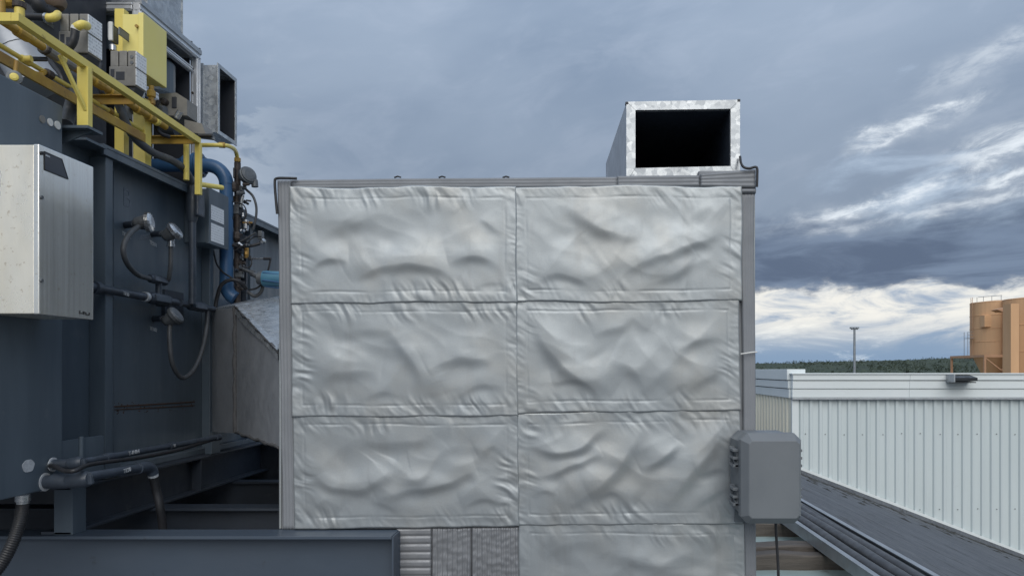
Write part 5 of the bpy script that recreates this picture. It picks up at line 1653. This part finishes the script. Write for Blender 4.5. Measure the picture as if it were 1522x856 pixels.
# blower pipes and bundle seen between the yellow rails
bpipe = thing('blower_duct', 'reflective round sheet metal duct behind the yellow rails', 'duct', F(38, 130, 3.75))
build('barrel', B().cyl(F(8, 45, 3.8), F(58, 128, 3.8), .11, 22), 'galv_dull', bpipe)
build('seam_ring', B().cyl(F(26, 75, 3.8), F(29, 80, 3.8), .114, 22), 'galv_dull', bpipe)
bp2 = thing('upper_blower_duct', 'short reflective duct end beside the wrapped brown bundle', 'duct', F(48, 30, 3.9))
build('barrel', B().cyl(F(40, 6, 3.95), F(62, 42, 3.95), .06, 20), 'galv', bp2)
one('wrapped_bundle', B().tube([F(68, -12, 3.7), F(80, 2, 3.7), F(84, 9, 3.7), F(86, 14, 3.7)], [.05, .055, .05, .03], 12), 'brown', 'brown wrapped bundle at the top of the rack', 'bundle')
one('dark_burner_pipe', B().tube(curve([F(40, -6, 3.6), F(55, 4, 3.6), F(62, 14, 3.62), F(80, 20, 3.7)], 6), .034, 14), 'black', 'dark bent burner pipe above the yellow elbow', 'pipe')
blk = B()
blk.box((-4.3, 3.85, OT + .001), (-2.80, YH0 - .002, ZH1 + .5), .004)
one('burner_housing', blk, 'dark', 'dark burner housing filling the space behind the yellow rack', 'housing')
ew = B().tube(curve([F(105, 135, 3.5), F(108, 150, 3.5), F(104, 165, 3.5), F(98, 185, 3.45)], 6), .03, 12)
one('coiled_hose', ew, 'hose', 'grey hose bend behind the near yellow post', 'hose')
for (p_, q_, lab) in ((F(196, 162, 4.25), F(246, 166, 4.25), 'grey cross tube under the second actuator'), (F(100, 92, 3.7), F(125, 120, 3.7), 'grey slanted tube under the first actuator')):
    one('cross_tube', B().cyl(p_, q_, .03), 'cast', lab, 'tube')

for i, (pts, lab) in enumerate((((F(66, 60, 3.55), F(74, 90, 3.55), F(90, 112, 3.5), F(100, 140, 3.5)), 'black hose sagging behind the near yellow brace'),
                                ((F(150, 96, 3.8), F(146, 120, 3.75), F(152, 140, 3.75), F(166, 150, 3.8)), 'black hose loop between the two actuators'),
                                ((F(236, 150, 4.2), F(228, 172, 4.2), F(236, 196, 4.2), F(252, 204, 4.25)), 'black hose loop below the small gas valve'))):
    one('rack_hose', B().tube(curve(pts, 6), .011, 8), 'black', lab, 'hose', 'black hoses behind the yellow rack')
# ================================================================== FAR THINGS
GZ = -9.0


def silo(px_c, dia, Y, py_top, py_cone, label, extras=True):
    k_ = Y / FL
    c = Vector(((px_c - PX) * k_, Y, GZ))
    t = thing('silo', label, 'silo', c, 'orange silos behind the pale building')
    r = dia / 2
    zt_, zc = E + (PY - py_top) * k_, E + (PY - py_cone) * k_
    build('shell', B().lathe((c.x, c.y, zc), (0, 0, 1), [(0, r), (zt_ - zc, r)], 40), 'silo', t)
    build('roof', B().lathe((c.x, c.y, zt_ + .01), (0, 0, 1), [(0, r * 1.01), (.12, r * 1.0), (.5, r * .25)], 40), 'silo', t)
    build('hopper', B().lathe((c.x, c.y, zc - .01), (0, 0, -1), [(0, r * .93), (r * 1.5, r * .25)], 32), 'silo', t)
    n = 4
    for i in range(1, n):
        z = zc + (zt_ - zc) * i / n
        build('seam_ring', B().lathe((c.x, c.y, z), (0, 0, 1), [(0, r * 1.0), (.02, r * 1.012), (.12, r * 1.012), (.14, r * 1.0)], 40), 'silo', t)
    fr = r * 1.22
    for sx_ in (-1, 0, 1):
        for sy_ in (-1, 1):
            build('leg', B().box((c.x + sx_ * fr - .16, c.y + sy_ * fr - .16, GZ), (c.x + sx_ * fr + .16, c.y + sy_ * fr + .16, zc - .42)), 'silo_steel', t)
    for sy_ in (-1, 1):
        build('ring_beam', B().box((c.x - fr - .2, c.y + sy_ * fr - .2, zc - .42), (c.x + fr + .2, c.y + sy_ * fr + .2, zc - .02)), 'silo_steel', t)
    for sx_ in (-1, 1):
        build('ring_beam', B().box((c.x + sx_ * fr - .2, c.y - fr + .21, zc - .42), (c.x + sx_ * fr + .2, c.y + fr - .21, zc - .02)), 'silo_steel', t)
    for a_, b__ in ((-1, -.5), (0, -.5), (0, .5), (1, .5)):
        build('brace', B().bar((c.x + a_ * fr, c.y - fr - .1, zc - .5), (c.x + b__ * fr, c.y - fr - .1, zc - 2.6), .16, .16), 'silo_steel', t)
    if extras:
        x_ = c.x - r - .25
        lad = B()
        for dy in (-.25, .25):
            lad.cyl((x_, c.y + dy, zc), (x_, c.y + dy, zt_ + 1.0), .04, 6)
        z = zc
        while z < zt_ + .6:
            lad.cyl((x_, c.y - .25, z), (x_, c.y + .25, z), .025, 5)
            z += .4
        build('ladder', lad, 'silo_steel', t)
        rl = B()
        for i in range(4):
            a_ = math.pi + .1 + i * .35
            p = Vector((c.x + math.cos(a_) * r * .9, c.y + math.sin(a_) * r * .9, zt_))
            rl.cyl(p, p + Vector((0, 0, 1.05)), .04, 6)
        rl.bar((c.x - r * .85, c.y - .4, zt_ + 1.05), (c.x - r * .35, c.y - r * .85, zt_ + 1.05), .07, .07)
        build('guard_rail', rl, 'pole', t)
        pf = B()
        zz = zc + (zt_ - zc) * .33
        pf.box((x_ - 1.0, c.y - .6, zz - .06), (x_, c.y + .6, zz))
        for h_ in (.55, 1.1):
            pf.bar((x_ - 1.0, c.y - .6, zz + h_), (x_, c.y - .6, zz + h_), .05, .05)
        for yy in (-.6, .6):
            pf.cyl((x_ - 1.0, c.y + yy, zc - .02), (x_ - 1.0, c.y + yy, zz + 1.1), .045, 6)
        build('landing', pf, 'pole', t)
        hb_ = B()
        hb_.box((c.x - r * .95, c.y - r * .72, zc + (zt_ - zc) * .53), (c.x - r * .42, c.y - r * .40, zc + (zt_ - zc) * .75))
        build('hatch', hb_, 'silo', t)
    return t


silo(1484, 8.9, 130.0, 451, 528, 'orange cylindrical silo with ladder and landing on its side')
s2 = silo(1534, 8.7, 124.0, 446, 600, 'orange silo reaching lower, close in front of the one with the ladder', False)
chb = B().prism([F(1482, 460, 122), F(1497, 456, 122), F(1497, 463, 122), F(1490, 463, 122)], (0, 2.0, 0))
build('elevator_leg', B().box((F(1497, 0, 119).x, 118.0, GZ), (F(1509, 0, 119).x, 120.2, F(0, 452, 119).z)), 'silo', s2)
build('spout', chb, 'silo_steel', s2)
pz = thing('flood_light_mast', 'slim grey mast with small lamps in front of the wooded hill', 'light mast', (F(1270, 0, 62).x, 62, GZ))
xm = F(1270, 0, 62).x
build('mast', B().cyl((xm, 62, GZ), (xm, 62, F(0, 489, 62).z), .17, 10, .085), 'pole', pz)
zt_ = F(0, 489, 62).z
build('crossarm', B().box((xm - .28, 61.95, zt_ - .05), (xm + .28, 62.05, zt_ + .03)), 'pole', pz)
for dx in (-.26, 0, .26):
    build('lamp', B().box((xm + dx - .09, 61.85, zt_ + .03), (xm + dx + .09, 62.15, zt_ + .16)), 'pole', pz)

# wooded hill
hb_ = B()


def hillz(x, y):
    px = PX + FL * x / max(y, 1)
    f = max(0, min(1, (y - 420) / 460))
    top = 7.6 + 8.0 * max(0, min(1, (px - 1080) / 330)) + 0.7 * math.sin(x * .013) + 0.35 * math.sin(x * .041 + 1)
    return GZ + (top) * f * f * (3 - 2 * f)


xs = np.linspace(-900, 1500, 80)
ys = np.linspace(400, 1500, 30)
hb_.grid([[(x, y, hillz(x, y) - .3) for x in xs] for y in ys])
struct('hill', hb_, 'grn')
N = 5200
verts, faces = [], []
r_ = random.Random(5)
for i in range(4400):
    y = r_.uniform(440, 1000)
    px = (r_.uniform(1040, 1560) if i < 2600 else r_.uniform(420, 1045))
    x = (px - PX) / FL * y
    z = hillz(x, y)
    h = r_.choice((6, 6.5, 7, 7.5, 8, 9)) * r_.uniform(.85, 1.12) + 3.5 * max(0, math.sin(x * .021 + 2) * math.sin(x * .0087))
    wd_ = r_.uniform(2.2, 4.4)
    con = r_.random() < .45
    for j in range(46):
        t_ = r_.random()
        rad = wd_ * ((1 - t_) * .9 + .08 if con else math.sqrt(max(0, 1 - (2 * t_ - 1) ** 2)) + .05)
        a = r_.uniform(0, 2 * math.pi)
        cx_, cy_, cz_ = x + math.cos(a) * rad, y + math.sin(a) * rad, z + h * (.15 + .85 * t_)
        s_ = r_.uniform(.3, .75)
        base = len(verts)
        for q in range(4):
            verts.append((cx_ + r_.uniform(-s_, s_), cy_ + r_.uniform(-s_, s_), cz_ + r_.uniform(-s_, s_)))
        faces += [(base, base + 1, base + 2), (base, base + 2, base + 3), (base, base + 1, base + 3)]
U_, V_ = np.meshgrid(np.linspace(410, 1570, 700), np.linspace(440, 1000, 90))
XX = (U_ - PX) / FL * V_
hn = 3.4 * np.abs(vnoise(XX, V_, .16, .12, 3)) + 2.6 * vnoise(XX, V_, .07, .05, 4) + 1.2 * vnoise(XX, V_, .4, .3, 6)
b0 = len(verts)
ni, nj = U_.shape
for i in range(ni):
    for j in range(nj):
        verts.append((XX[i, j], V_[i, j], hillz(XX[i, j], V_[i, j]) + 7.2 + hn[i, j]))
for i in range(ni - 1):
    for j in range(nj - 1):
        q = b0 + i * nj + j
        faces.append((q, q + 1, q + nj + 1, q + nj))
me = bpy.data.meshes.new('forest')
me.from_pydata(verts, [], faces)
me.materials.append(M['leaf'])
fo_ = bpy.data.objects.new('forest', me)
col.objects.link(fo_)
fo_['kind'] = 'stuff'
fo_['label'] = 'dark green far forest covering the low hill'
fo_['category'] = 'forest'
